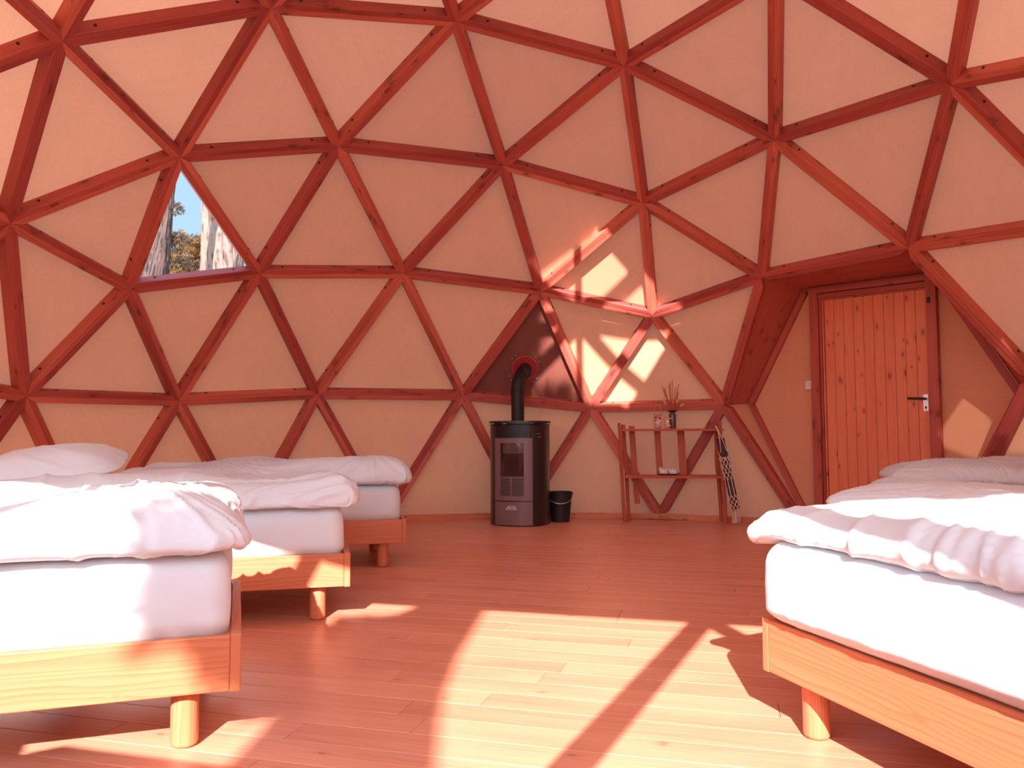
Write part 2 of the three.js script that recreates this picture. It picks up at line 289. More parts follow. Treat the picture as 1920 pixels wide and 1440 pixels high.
for (const f of faces) {
  let [a, b, c] = f.v.map((i) => hubs[i].out); if (b.clone().sub(a).cross(c.clone().sub(a)).dot(f.n) > 0) [b, c] = [c, b];
  if (f.kind === 'membrane') { const m = part('fabric_panel', triGeo(a, b, c), M.membrane, shellG); }
  else if (f.kind === 'window' || f.kind === 'panorama' || f.kind === 'skylight' || f.kind === 'tinted') {
    const w = structure('window_' + ++windowN); part('pane', triGeo(a, b, c), f.kind === 'tinted' ? tintedGlass : M.glass, w);
    if (f.kind === 'window') { // thin grey bead round the glass
      const cc = a.clone().add(b).add(c).divideScalar(3), k = 0.945, ins = (q) => q.clone().sub(cc).multiplyScalar(k).add(cc), t = f.n.clone().multiplyScalar(-0.014), T = [a, b, c];
      const keep = (q) => q.clone().sub(cc).multiplyScalar(0.90).add(cc);
      for (let i = 0; i < 3; i++) { const p0 = T[i], p1 = T[(i + 1) % 3]; part('glazing_bead', board(ins(p0), ins(p1), keep(p1), keep(p0), t), greyFrame, w); }
    }
  }
}
// roof light: eight timber ribs from a small hub to the pentagon round it; one slanting bar in the big glazing behind the viewer
{
  const roof = structure('trim_1'), z = P(ZEN), ringH = [0, 1, 2, 3, 4].map((k) => P(hub('cap', k, 1, 0)));
  for (let i = 0; i < 8; i++) {
    const w = THREE.MathUtils.degToRad(-84 + i * 45), d = V(Math.cos(w), 0, Math.sin(w)); let r = 2;
    for (let k = 0; k < 5; k++) { const a = ringH[k], b = ringH[(k + 1) % 5], n = V(a.z - b.z, 0, b.x - a.x).normalize(), den = n.dot(d); const t = n.dot(V(a.x - z.x, 0, a.z - z.z)) / den; if (t > 0) r = Math.min(r, t); }
    const e = z.clone().addScaledVector(d, r), y1 = ringH[0].y - 0.0, sd = V(-d.z, 0, d.x).multiplyScalar(0.038); e.y = z.y - 0.16 * (r / 1.2);
    part('rib', board(z.clone().sub(sd), e.clone().sub(sd), e.clone().add(sd), z.clone().add(sd), V(0, 0.08, 0)), M.strut, roof);
  }
  const bar = structure('trim_2'), a = P(pp(2)).clone().lerp(P(pp(3)), 0.4), b = P(qq(2)).clone().lerp(P(qq(3)), 0.25), e = b.clone().sub(a).normalize(), n = a.clone().setY(0).normalize(), sd = e.clone().cross(n).normalize().multiplyScalar(0.042);
  part('glazing_bar', board(a.clone().sub(sd), b.clone().sub(sd), b.clone().add(sd), a.clone().add(sd), n.multiplyScalar(0.08)), M.strut, bar);
}
// brown board that carries the stove flue
const flueBoardMat = woodMat(woodMaps({ W: 512, H: 512, light: [0.25, 0.075, 0.055], dark: [0.19, 0.05, 0.038], knots: 0, lu: 1.2, lv: 1.2, rings: 9, seed: 83, blotch: 0.5, fine: 0.25, ring: 0.15 }), 0.5);
{
  const [a, b, c] = flueFace.v.map((i) => hubs[i].out), t = flueFace.n.clone().multiplyScalar(0.02);
  const g1 = triGeo(a, b, c), back = triGeo(a.clone().add(t), b.clone().add(t), c.clone().add(t));
  part('flue_board', [g1, back], flueBoardMat, shellG, 'brown board behind the flue');
}

// ---------------------------------------------------------------- floor, skirting, ground
const floorG = structure('floor');
{
  const ang = THREE.MathUtils.degToRad(15.5), ex = V(Math.cos(ang), 0, Math.sin(ang)), ez = V(-Math.sin(ang), 0, Math.cos(ang)), W = 0.14, RF = 4.42, rf = rng(5);
  const chord = (z) => Math.sqrt(Math.max(0, RF * RF - z * z));
  for (let row = -32; row < 32; row++) {
    const z0 = row * W + 0.05, z1 = z0 + W; if (Math.max(Math.abs(z0), Math.abs(z1)) > RF - 0.01) continue;
    const lim = Math.min(chord(z0), chord(z1)); let x = -Math.max(chord(z0), chord(z1)) , first = true; const off = rf() * 1.4;
    let x0 = -lim, next = -lim + 0.5 + off;
    while (x0 < lim - 0.01) {
      let x1 = Math.min(next, lim); if (lim - x1 < 0.35) x1 = lim; next = x1 + 1.25 + rf() * 0.6;
      const g = 0.0007, c = 0.0016, h = 0.014;
      const l0 = x0 <= -lim + 1e-6 ? [-chord(z0), -chord(z1)] : [x0 + g, x0 + g], r0 = x1 >= lim - 1e-6 ? [chord(z0), chord(z1)] : [x1 - g, x1 - g];
      const Q = (xx, zz, y) => ex.clone().multiplyScalar(xx).addScaledVector(ez, zz).setY(y), uo = rf() * 2.6, vo = rf() * 0.84, wob = (rf() - 0.5) * 0.0004;
      const top = [[l0[0] + c, z0 + g + c], [r0[0] - c, z0 + g + c], [r0[1] - c, z1 - g - c], [l0[1] + c, z1 - g - c]], low = [[l0[0], z0 + g], [r0[0], z0 + g], [r0[1], z1 - g], [l0[1], z1 - g]];
      const pos = [], uv = [];
      const add = (a, b, cc, d) => { for (const k of [a, b, cc, a, cc, d]) { pos.push(k.p.x, k.p.y, k.p.z); uv.push(uo + k.q[0], vo + k.q[1]); } };
      const T = top.map((q) => ({ p: Q(q[0], q[1], wob), q })), Lo = low.map((q) => ({ p: Q(q[0], q[1], wob - c), q })), Bt = low.map((q) => ({ p: Q(q[0], q[1], -h), q }));
      add(T[0], T[3], T[2], T[1]); for (let i = 0; i < 4; i++) { const j = (i + 1) % 4; add(T[i], T[j], Lo[j], Lo[i]); add(Lo[i], Lo[j], Bt[j], Bt[i]); }
      const geo = new THREE.BufferGeometry(); geo.setAttribute('position', new THREE.Float32BufferAttribute(pos, 3)); geo.setAttribute('uv', new THREE.Float32BufferAttribute(uv, 2));
      fixWinding(geo, Q((x0 + x1) / 2, (z0 + z1) / 2, -h)); geo.computeVertexNormals();
      part('floorboard', geo, M.floor, floorG); x0 = x1;
    }
  }
  const slab = new THREE.CylinderGeometry(4.56, 4.56, 0.3, 80); slab.translate(0, -0.166, 0);
  part('subfloor', slab, std([0.22, 0.1, 0.06], 0.9), floorG);
}
const skirtG = structure('baseboard_ring'), riserG = structure('wall_base');
for (const E of edges.values()) {
  if (!(hubs[E.a].floor && hubs[E.b].floor)) continue;
  const door = E.f.some((f) => f.kind === 'doorway'), a = P(E.a), b = P(E.b), sc = (p, k, y) => V(p.x * k, y, p.z * k);
  if (!door) part('skirting_board', board(sc(a, 0.991, 0), sc(b, 0.991, 0), sc(b, 0.991, 0.056), sc(a, 0.991, 0.056), a.clone().add(b).setY(0).normalize().multiplyScalar(0.02)), M.skirt, skirtG);
  part('riser_board', board(sc(a, 1.0, -0.02), sc(b, 1.0, -0.02), sc(b, 1.0, 0.03), sc(a, 1.0, 0.03), a.clone().add(b).setY(0).normalize().multiplyScalar(0.11)), M.strut, riserG);
}
{
  const g = new THREE.CircleGeometry(60, 64); g.rotateX(-Math.PI / 2); g.translate(0, -0.32, 0);
  const t = dataTex(512, 512, (u, v) => { const a = fbm(u, v, 6, 6, 5, 7), b = fbm(u, v, 90, 90, 2, 9); const k = 0.7 + 0.6 * b; return [(0.46 + 0.14 * a) * k, (0.38 + 0.12 * a) * k, (0.27 + 0.08 * a) * k]; }, true); t.repeat.set(20, 20);
  const m = part('ground', g, new THREE.MeshStandardMaterial({ map: t, roughness: 1 }), scene); m.userData.kind = 'structure';
}

// ---------------------------------------------------------------- vestibule and door
const DN = P(DM).clone().setY(0).normalize(), DS = V(-DN.z, 0, DN.x), DD = 4.4;
const onDoor = (s, y, d = 0) => DS.clone().multiplyScalar(s).addScaledVector(DN, DD + d).setY(y);
{
  const vest = structure('wall_vestibule');
  const h = { a: P(hub('cap', 1, 4, 1)), b: P(hub('low', 0, 1, 1)), c: P(hub('low', 0, 2, 2)), d: P(hub('mid', 1, 2, 1)), e: P(hub('mid', 1, 1, 2)), f: P(hub('cap', 1, 4, 2)) };
  const back = (p, k = 0.03) => p.clone().addScaledVector(DN, k);
  const w = { a: [-0.53, 2.262], b: [-1.12, 1.17], c: [-0.54, 0.0], d: [0.66, 0.0], e: [1.25, 1.19], f: [0.655, 2.262] };
  const W = (k, d = 0) => onDoor(...w[k], d);
  const strips = (p0, p1, q0, q1, n, mat, t, name) => { for (let i = 0; i < n; i++) { const l = (a, b, x) => a.clone().lerp(b, x), g = 0.0012; part(name, board(l(p0, q0, i / n + g), l(p1, q1, i / n + g), l(p1, q1, (i + 1) / n - g), l(p0, q0, (i + 1) / n - g), t), mat, vest); } };
  strips(back(h.a), back(h.f), W('a', 0.03), W('f', 0.03), 4, M.reveal, V(0, 0.02, 0), 'soffit_board');
  strips(back(h.b), back(h.a), W('b', 0.03), W('a', 0.03), 3, M.reveal, DS.clone().multiplyScalar(-0.02).setY(0.008), 'reveal_board');
  strips(back(h.e), back(h.f), W('e', 0.03), W('f', 0.03), 3, M.reveal, DS.clone().multiplyScalar(0.02).setY(0.008), 'reveal_board');
  const quad = (a, b, c, d, name) => { const g = merge([triGeo(a, b, c), triGeo(a, c, d)]); return part(name, g, M.membrane, vest); };
  quad(back(h.b, 0.05), W('b', 0.03), W('c', 0.03), back(h.c, 0.06), 'fabric_strip');
  quad(back(h.e, 0.05), W('e', 0.03), W('d', 0.03), back(h.d, 0.06), 'fabric_strip');
  // outer skin added round the porch to keep daylight out of its gaps
  const big = (k) => { const cx = 0.06, cy = 1.15; return onDoor(cx + (w[k][0] - cx) * 1.05, Math.max(-0.02, cy + (w[k][1] - cy) * 1.05), 0.09); };
  const outer = { a: hub('cap', 1, 4, 1), b: hub('low', 0, 1, 1), c: hub('low', 0, 2, 2), d: hub('mid', 1, 2, 1), e: hub('mid', 1, 1, 2), f: hub('cap', 1, 4, 2) };
  for (const [k, l] of ['ab', 'bc', 'de', 'ef', 'fa']) quad(hubs[outer[k]].out, hubs[outer[l]].out, big(l), big(k), 'added_porch_skin');
  { const g = merge([triGeo(big('a'), big('b'), big('c')), triGeo(big('a'), big('c'), big('d')), triGeo(big('a'), big('d'), big('f')), triGeo(big('f'), big('d'), big('e'))]); part('added_porch_skin', g, M.membrane, vest); }
  // cloth wall on either side of the door
  const z = 0.012;
  const poly = (list) => { const sh = new THREE.Shape(list.map((q) => new THREE.Vector2(...q))), g = new THREE.ShapeGeometry(sh), p = g.attributes.position; for (let i = 0; i < p.count; i++) { const q = onDoor(p.getX(i), p.getY(i), z); p.setXYZ(i, q.x, q.y, q.z); } g.computeVertexNormals(); return g; };
  part('fabric_panel', poly([w.a, w.b, w.c, [-0.40, 0], [-0.40, 2.262]]), M.membrane, vest);
  part('fabric_panel', poly([[0.62, 2.262], [0.62, 0], w.d, w.e, w.f]), M.membrane, vest);
  // slim timber edging along the outline of the cloth wall
  const rail = (k0, k1, wd) => { const a = V(...w[k0], 0), b = V(...w[k1], 0), e = b.clone().sub(a).normalize(), n = V(-e.y, e.x, 0); if (n.dot(V(0.06, 1.15, 0).sub(a)) < 0) n.negate();
    const q = (p, off) => onDoor(p.x + n.x * off, p.y + n.y * off, -0.028); part('edge_strip', board(q(a, 0), q(b, 0), q(b.clone().addScaledVector(e, -wd * 0.4), wd), q(a.clone().addScaledVector(e, wd * 0.4), wd), DN.clone().multiplyScalar(0.038)), M.strut, vest); };
  rail('a', 'b', 0.055); rail('b', 'c', 0.05); rail('a', 'f', 0.03); rail('e', 'f', 0.055); rail('d', 'e', 0.05);

  const door = structure('door_1');
  const bar = (s0, s1, y0, y1, d0, d1, mat, name, parent = door, grainUp = true) => {
    const A = onDoor(s0, y0, d0), B = onDoor(s0, y1, d0), C = onDoor(s1, y1, d0), D = onDoor(s1, y0, d0), t = DN.clone().multiplyScalar(d1 - d0);
    return part(name, grainUp ? board(A, B, C, D, t) : board(A, D, C, B, t), mat, parent);
  };
  bar(-0.455, -0.375, 0, 2.235, -0.075, 0.05, M.strut, 'door_post'); bar(0.565, 0.645, 0, 2.235, -0.075, 0.05, M.strut, 'door_post');
  bar(-0.375, 0.565, 2.195, 2.235, -0.075, 0.05, M.strut, 'lintel', door, false); bar(-0.375, 0.565, 2.142, 2.188, -0.055, 0.05, M.strut, 'lintel', door, false);
  bar(-0.372, -0.352, 0, 2.14, -0.05, 0.05, M.strut, 'stop_bead'); bar(-0.349, -0.337, 0, 2.132, -0.035, 0.05, M.door, 'stop_bead'); bar(0.556, 0.566, 0, 2.14, -0.05, 0.05, M.strut, 'stop_bead');
  bar(-0.375, 0.565, 2.128, 2.141, -0.03, 0.05, M.reveal, 'stop_bead', door, false);
  const n = 10, s0 = -0.333, pw = (0.553 - s0) / n;
  for (let i = 0; i < n; i++) bar(s0 + i * pw + 0.0018, s0 + (i + 1) * pw - 0.0018, 0.01, 2.126, -0.018 - (i % 3) * 0.0006, 0.03, M.door, 'door_plank');
  bar(s0, 0.553, 0.01, 2.126, 0.0, 0.03, std([0.2, 0.03, 0.015], 0.8), 'door_backing');
  // handle
  const hp = new THREE.Group(); hp.name = 'door_handle'; door.add(hp);
  bar(0.505, 0.545, 1.06, 1.205, -0.024, -0.017, M.chrome, 'face_plate', hp);
  const ax = (g, s, y, d, mat, nm) => { const m = part(nm, g, mat, hp); m.position.copy(onDoor(s, y, d)); m.quaternion.setFromRotationMatrix(new THREE.Matrix4().makeBasis(DS, V(0, 1, 0), DN.clone().negate())); return m; };
  const lever = merge([new THREE.CylinderGeometry(0.011, 0.011, 0.05, 14).rotateX(Math.PI / 2).translate(0, 0, 0.02), new RoundedBoxGeometry(0.145, 0.02, 0.016, 2, 0.007).rotateZ(-0.05).translate(-0.062, 0.003, 0.045)]);
  ax(lever, 0.523, 1.168, -0.024, M.matteBlack, 'lever');
  ax(merge([new THREE.CylinderGeometry(0.008, 0.008, 0.003, 14).rotateX(Math.PI / 2), new THREE.BoxGeometry(0.007, 0.02, 0.003).translate(0, -0.012, 0)]), 0.525, 1.095, -0.0245, M.slot, 'keyhole');
  const strike = new THREE.BoxGeometry(0.026, 0.05, 0.006); const sm = part('catch', strike, M.matteBlack, door); sm.position.copy(onDoor(0.588, 2.02, -0.078)); sm.quaternion.setFromRotationMatrix(new THREE.Matrix4().makeBasis(DS, V(0, 1, 0), DN.clone().negate()));
  // light switch on the cloth beside the door
  const sw = thing('light_switch', 'cream double light switch on the tent cloth beside the plank door', 'switch'); sw.position.copy(onDoor(-0.495, 1.33, 0.012)); sw.quaternion.setFromRotationMatrix(new THREE.Matrix4().makeBasis(DS, V(0, 1, 0), DN.clone().negate()));
  const cream = std([0.92, 0.84, 0.78], 0.4);
  part('switch_plate', new RoundedBoxGeometry(0.085, 0.085, 0.03, 3, 0.008).translate(0, 0, 0.015), cream, sw);
  for (const x of [-0.016, 0.016]) part('rocker', new RoundedBoxGeometry(0.028, 0.05, 0.01, 2, 0.003).translate(x, 0, 0.031), cream, sw);
  part('cable', new THREE.TubeGeometry(new THREE.CatmullRomCurve3([V(0.012, -0.04, 0.008), V(0.018, -0.06, 0.008), V(0.036, -0.1, 0.006)]), 8, 0.006, 8), M.matteBlack, sw);
}

// ---------------------------------------------------------------- beds
// soft box: rounded box of l x h x w with its base at y = 0, moved by bend(p, n)
function softBox(l, h, w, r, seg, bend) {
  const g = new THREE.BoxGeometry(l, h, w, ...seg); g.translate(0, h / 2, 0);
  const p = g.attributes.position, nrm = V(0, 0, 0), q = V(0, 0, 0), uv = g.attributes.uv;
  for (let i = 0; i < p.count; i++) {
    q.fromBufferAttribute(p, i);
    const c = V(THREE.MathUtils.clamp(q.x, -l / 2 + r, l / 2 - r), THREE.MathUtils.clamp(q.y, r, h - r), THREE.MathUtils.clamp(q.z, -w / 2 + r, w / 2 - r));
    nrm.copy(q).sub(c); if (nrm.lengthSq() > 0) nrm.normalize(); else nrm.set(0, 1, 0);
    q.copy(c).addScaledVector(nrm, r); uv.setXY(i, q.x + q.y * 0.5, q.z + q.y * 0.5);
    if (bend) bend(q, nrm);
    p.setXYZ(i, q.x, q.y, q.z);
  }
  g.deleteAttribute('normal'); const m = mergeVertices(g, 1e-5); m.computeVertexNormals(); return m;
}
// soft folds: sharp-crested creases that wander and branch, over broad slack waves
function folds(x, y, z, s) {
  const wx = x + 0.12 * noise3(x * 3, s * 3.1, z * 3, 3), wz = z + 0.12 * noise3(x * 3 + 9, s * 2.3, z * 3, 4);
  const a = 0.7 * noise3(x * 1.1, s * 3.1, z * 1.1, 5) + s, c = Math.cos(a), d = Math.sin(a), u = wx * c + wz * d, v = -wx * d + wz * c;
  const r = (p, q, e, k) => { const n = 1 - Math.abs(noise3(p, y * e + s * 7, q, k)); return n * n * n; };
  return (r(u * 1.6, v * 6, 4, 11) * 0.7 + r(u * 3.2 + 5, v * 11 + 3, 7, 17) * 0.4 * (0.5 + 0.5 * noise3(x * 2, s, z * 2, 19)) + r(u * 7 + 2, v * 20, 9, 23) * 0.16) - 0.5;
}
const bedRail = (l, h, t) => { const g = new RoundedBoxGeometry(l, h, t, 2, 0.004); const p = g.attributes.position, n = g.attributes.normal, uv = g.attributes.uv; const uo = R0() * 2, vo = R0() * 0.5; for (let i = 0; i < p.count; i++) { if (Math.abs(n.getX(i)) > 0.7) uv.setXY(i, uo + p.getZ(i) * 0.02, vo + p.getZ(i) * 4 + p.getY(i) * 1.1); else uv.setXY(i, uo + p.getX(i), vo + p.getY(i) + p.getZ(i)); } return g; };
const BL = 2.0, BW = 0.9, RH = 0.155, RB = 0.16, RT = 0.03;
function bedFrame(label) { // local: foot at x = 0, head at x = BL, z across from -BW/2
  const b = thing('bed_frame', label, 'bed frame', [0, 0, 0], 0, 'pine bed frames');
  for (const s of [-1, 1]) part('side_rail', bedRail(BL - RT * 2, RH, RT).translate(BL / 2, RB + RH / 2, s * (BW / 2 - RT / 2)), M.bed, b);
  part('footboard', bedRail(BW, RH + 0.006, RT).rotateY(Math.PI / 2).translate(RT / 2, RB + RH / 2, 0), M.bed, b);
  part('headboard', bedRail(BW, RH + 0.006, RT).rotateY(Math.PI / 2).translate(BL - RT / 2, RB + RH / 2, 0), M.bed, b);
  const slat = new THREE.BoxGeometry(0.07, 0.018, BW - RT * 2 - 0.004);
  for (let i = 0; i < 12; i++) { const m = part('slat', slat, M.bed, b); m.position.set(0.12 + i * 0.16, 0.272, 0); }
  const leg = new THREE.LatheGeometry([[0, 0], [0.028, 0], [0.034, 0.004], [0.038, 0.012], [0.038, 0.262], [0, 0.262]].map((q) => new THREE.Vector2(...q)), 28);
  { const p = leg.attributes.position, uv = leg.attributes.uv; for (let i = 0; i < p.count; i++) uv.setXY(i, p.getY(i), Math.atan2(p.getZ(i), p.getX(i)) * 0.038 + 0.3); }
  for (const x of [0.15, BL - 0.15]) for (const s of [-1, 1]) { const m = part('leg', leg, M.bed, b); m.position.set(x, 0, s * (BW / 2 - RT - 0.045)); }
  return b;
}
const beds = [
  { key: 'l1', c: [-1.035, 1.745], u: [-0.946, 0.324], d: 'left' }, { key: 'l2', c: [-1.035, 0.205], u: [-0.97, 0.243], d: 'left' }, { key: 'l3', c: [-0.965, -1.295], u: [-0.97, 0.243], d: 'left' },
  { key: 'r1', c: [0.505, 1.56], u: [0.297, 0.955], d: 'right' }, { key: 'r2', c: [1.12, 0.66], u: [0.8, 0.6], d: 'right' }, { key: 'r3', c: [2.1, -0.92], u: [0.93, 0.37], d: 'right' },
];
const WORDS = {
  l1: ['pine bed frame with sunlit front rail, nearest of the three beds on the left', 'white sheeted mattress with leafy shadow, on the nearest bed on the left', 'puffy sunlit white duvet with one shaded corner, draped on the nearest left bed'],
  l2: ['pine bed frame with one leg in view, middle of the three beds on the left', 'white mattress half in sun, on the middle bed of the left row', 'white duvet on the middle left bed, in front of the pillow'],
  l3: ['shaded pine bed frame with swirling grain, farthest of the three left beds', 'white mattress on the farthest left bed, nearest the stove', 'white duvet on the farthest left bed, right end just before the stove'],
  r1: ['big pine bed frame in the near right corner, end grain towards the room', 'wrinkled white mattress of the big bed in the near right corner', 'rumpled sunlit white duvet on the big bed in the near right corner'],
  r2: ['pine bed frame hidden behind the near right bed, below the second duvet', 'white mattress behind the near right bed, mostly hidden', 'white duvet just behind the near right bed, its end before the door'],
  r3: ['pine bed frame farthest on the right, hidden before the plank door', 'white mattress farthest on the right, before the plank door', 'thin white duvet farthest on the right, topmost before the plank door'],
};
const mattressGeo = (s, over) => softBox(BL - 0.07, 0.262, BW - 0.055, 0.055, [150, 26, 80], (q, n) => {
  const side = 1 - Math.abs(n.y), k = folds(q.x, q.y, q.z, s);
  const low = THREE.MathUtils.smoothstep(0.12 - q.y, 0, 0.12);
  const tuck = low * side * (0.014 * Math.max(0, noise3(q.x * 16, s, q.z * 16, 5)) ); // little gathers where the sheet is tucked in
  const up = THREE.MathUtils.smoothstep(q.y, 0.02, 0.075);
  q.addScaledVector(n, k * 0.007 + tuck * up + up * (Math.abs(n.z) * over - Math.abs(n.x) * 0.006 + side * 0.008 * Math.sin(Math.PI * THREE.MathUtils.clamp(q.y / 0.26, 0, 1))));
});
const duvetSpec = {
  // l, w, thickness, x offset from the foot, overhang near edge, droop etc.
  l1: { l: 1.9, w: 0.97, h: 0.175, x0: -0.005, zo: 0.0, amp: 0.026, droop: 0.02, s: 1.3 }, l2: { l: 1.9, w: 0.99, h: 0.15, x0: -0.04, zo: 0, amp: 0.024, droop: 0.03, s: 2.1 }, l3: { l: 1.84, w: 0.98, h: 0.17, x0: -0.035, zo: 0, amp: 0.02, droop: 0.02, s: 3.7 },
  r1: { l: 1.95, w: 0.965, h: 0.142, x0: -0.06, zo: 0.01, amp: 0.02, droop: 0.0, dx: 0.045, s: 4.4 }, r2: { l: 1.85, w: 1.0, h: 0.108, yb: 0.012, x0: -0.05, zo: 0, amp: 0.012, droop: 0.0, s: 5.2 }, r3: { l: 1.7, w: 0.98, h: 0.17, x0: -0.03, zo: 0, amp: 0.018, droop: 0.0, s: 6.9 },
};
const duvetGeo = (d) => softBox(d.l, d.h, d.w, d.h * 0.46, [190, 18, 110], (q, n) => {
  const ex = Math.max(0, Math.abs(q.x) - (d.l / 2 - 0.2)) / 0.2, ez = Math.max(0, Math.abs(q.z) - (d.w / 2 - 0.2)) / 0.2, edge = Math.max(ex, ez);
  const puff = (1 - 0.35 * edge * edge) * (0.85 + 0.25 * noise3(q.x * 2.2 + d.s, 0, q.z * 2.6, 21));
  const top = Math.max(0, n.y), k = folds(q.x + d.s * 3, q.y, q.z, d.s), side = 1 - Math.abs(n.y);
  q.y = q.y * (q.y > 0.02 ? puff : 1) - Math.max((d.dx ?? d.droop) * ex ** 3, d.droop * ez ** 3) + Math.max(0, noise3(q.x * 3, d.s, q.z * 3, 8)) * 0.01 * edge;
  q.addScaledVector(n, k * d.amp * (0.5 + 0.5 * top + side * 0.4));
  q.x += 0.02 * noise3(q.z * 4, d.s, 0.5, 9) * ex; q.z += 0.02 * noise3(q.x * 3, d.s, 0.2, 10) * ez;
});
beds.forEach((b, i) => {
  const w = WORDS[b.key];
  const f = bedFrame(w[0]);
  const setUp = (o, y, lx, lz) => { const a = Math.atan2(-b.u[1], b.u[0]); o.rotation.y = a; const ax = V(Math.cos(a), 0, -Math.sin(a)), az = V(Math.sin(a), 0, Math.cos(a)); const cz = toNear(az) * -BW / 2; o.position.set(b.c[0], y, b.c[1]).addScaledVector(az, cz).addScaledVector(ax, lx).addScaledVector(az, lz); };
  const vDir = b.d === 'left' ? V(b.u[1] * -1, 0, b.u[0]) : V(b.u[1], 0, -b.u[0]); // from the near edge across the bed
  const toNear = (az) => (az.dot(vDir) > 0 ? -1 : 1);
  setUp(f, 0, 0, 0);
  const m = part(numbered('mattress'), mattressGeo(b.c[0] + i, b.key === 'r1' ? 0.055 : 0.012), M.linen, scene); m.userData = { label: w[1], category: 'mattress', group: 'white mattresses' }; setUp(m, 0.283, BL / 2, 0);
  const d = duvetSpec[b.key], q = part(numbered('duvet'), duvetGeo(d), M.linen, scene); q.userData = { label: w[2], category: 'duvet', group: 'white duvets' }; setUp(q, 0.548 + (d.yb ?? 0), d.x0 + d.l / 2, 0); q.position.addScaledVector(vDir, d.zo);
});
// pillow at the head of the middle left bed
{
  const g = new THREE.SphereGeometry(1, 72, 48), p = g.attributes.position, q = V(0, 0, 0);
  for (let i = 0; i < p.count; i++) {
    q.fromBufferAttribute(p, i); const se = (t, e) => Math.sign(t) * Math.pow(Math.abs(t), e);
    const r = Math.hypot(q.x, q.z), cx = r > 1e-5 ? q.x / r : 1, cz = r > 1e-5 ? q.z / r : 0, sq = 1 / Math.pow(Math.pow(Math.abs(cx), 4) + Math.pow(Math.abs(cz), 4), 0.25), rr = se(r, 0.8) * sq;
    const x = cx * rr * 0.36, z = cz * rr * 0.25, fall = Math.max(0, 1 - Math.pow(Math.min(r, 1), 2.2)); let y = q.y * (q.y < 0 ? 0.06 : 0.118) * (0.2 + 0.78 * Math.pow(fall, 0.55));
    y += folds(x * 1.4, q.y * 0.2, z * 1.4, 0.8) * 0.016 * (0.4 + r * 0.6) * Math.sign(q.y || 1) * (q.y > 0 ? 1 : 0.3);
    p.setXYZ(i, x * (1 + 0.02 * noise3(z * 8, 1, 1, 4)), y, z);
  }
  const m2 = mergeVertices((g.deleteAttribute('normal'), g), 1e-5); m2.computeVertexNormals();
  const m = one('pillow', m2, M.linen, 'plump white pillow at the head of the left row, against the tent wall', 'pillow'); m.position.set(-2.58, 0.71, 0.05); m.rotation.set(0.22, 0.3, 0.05);
}

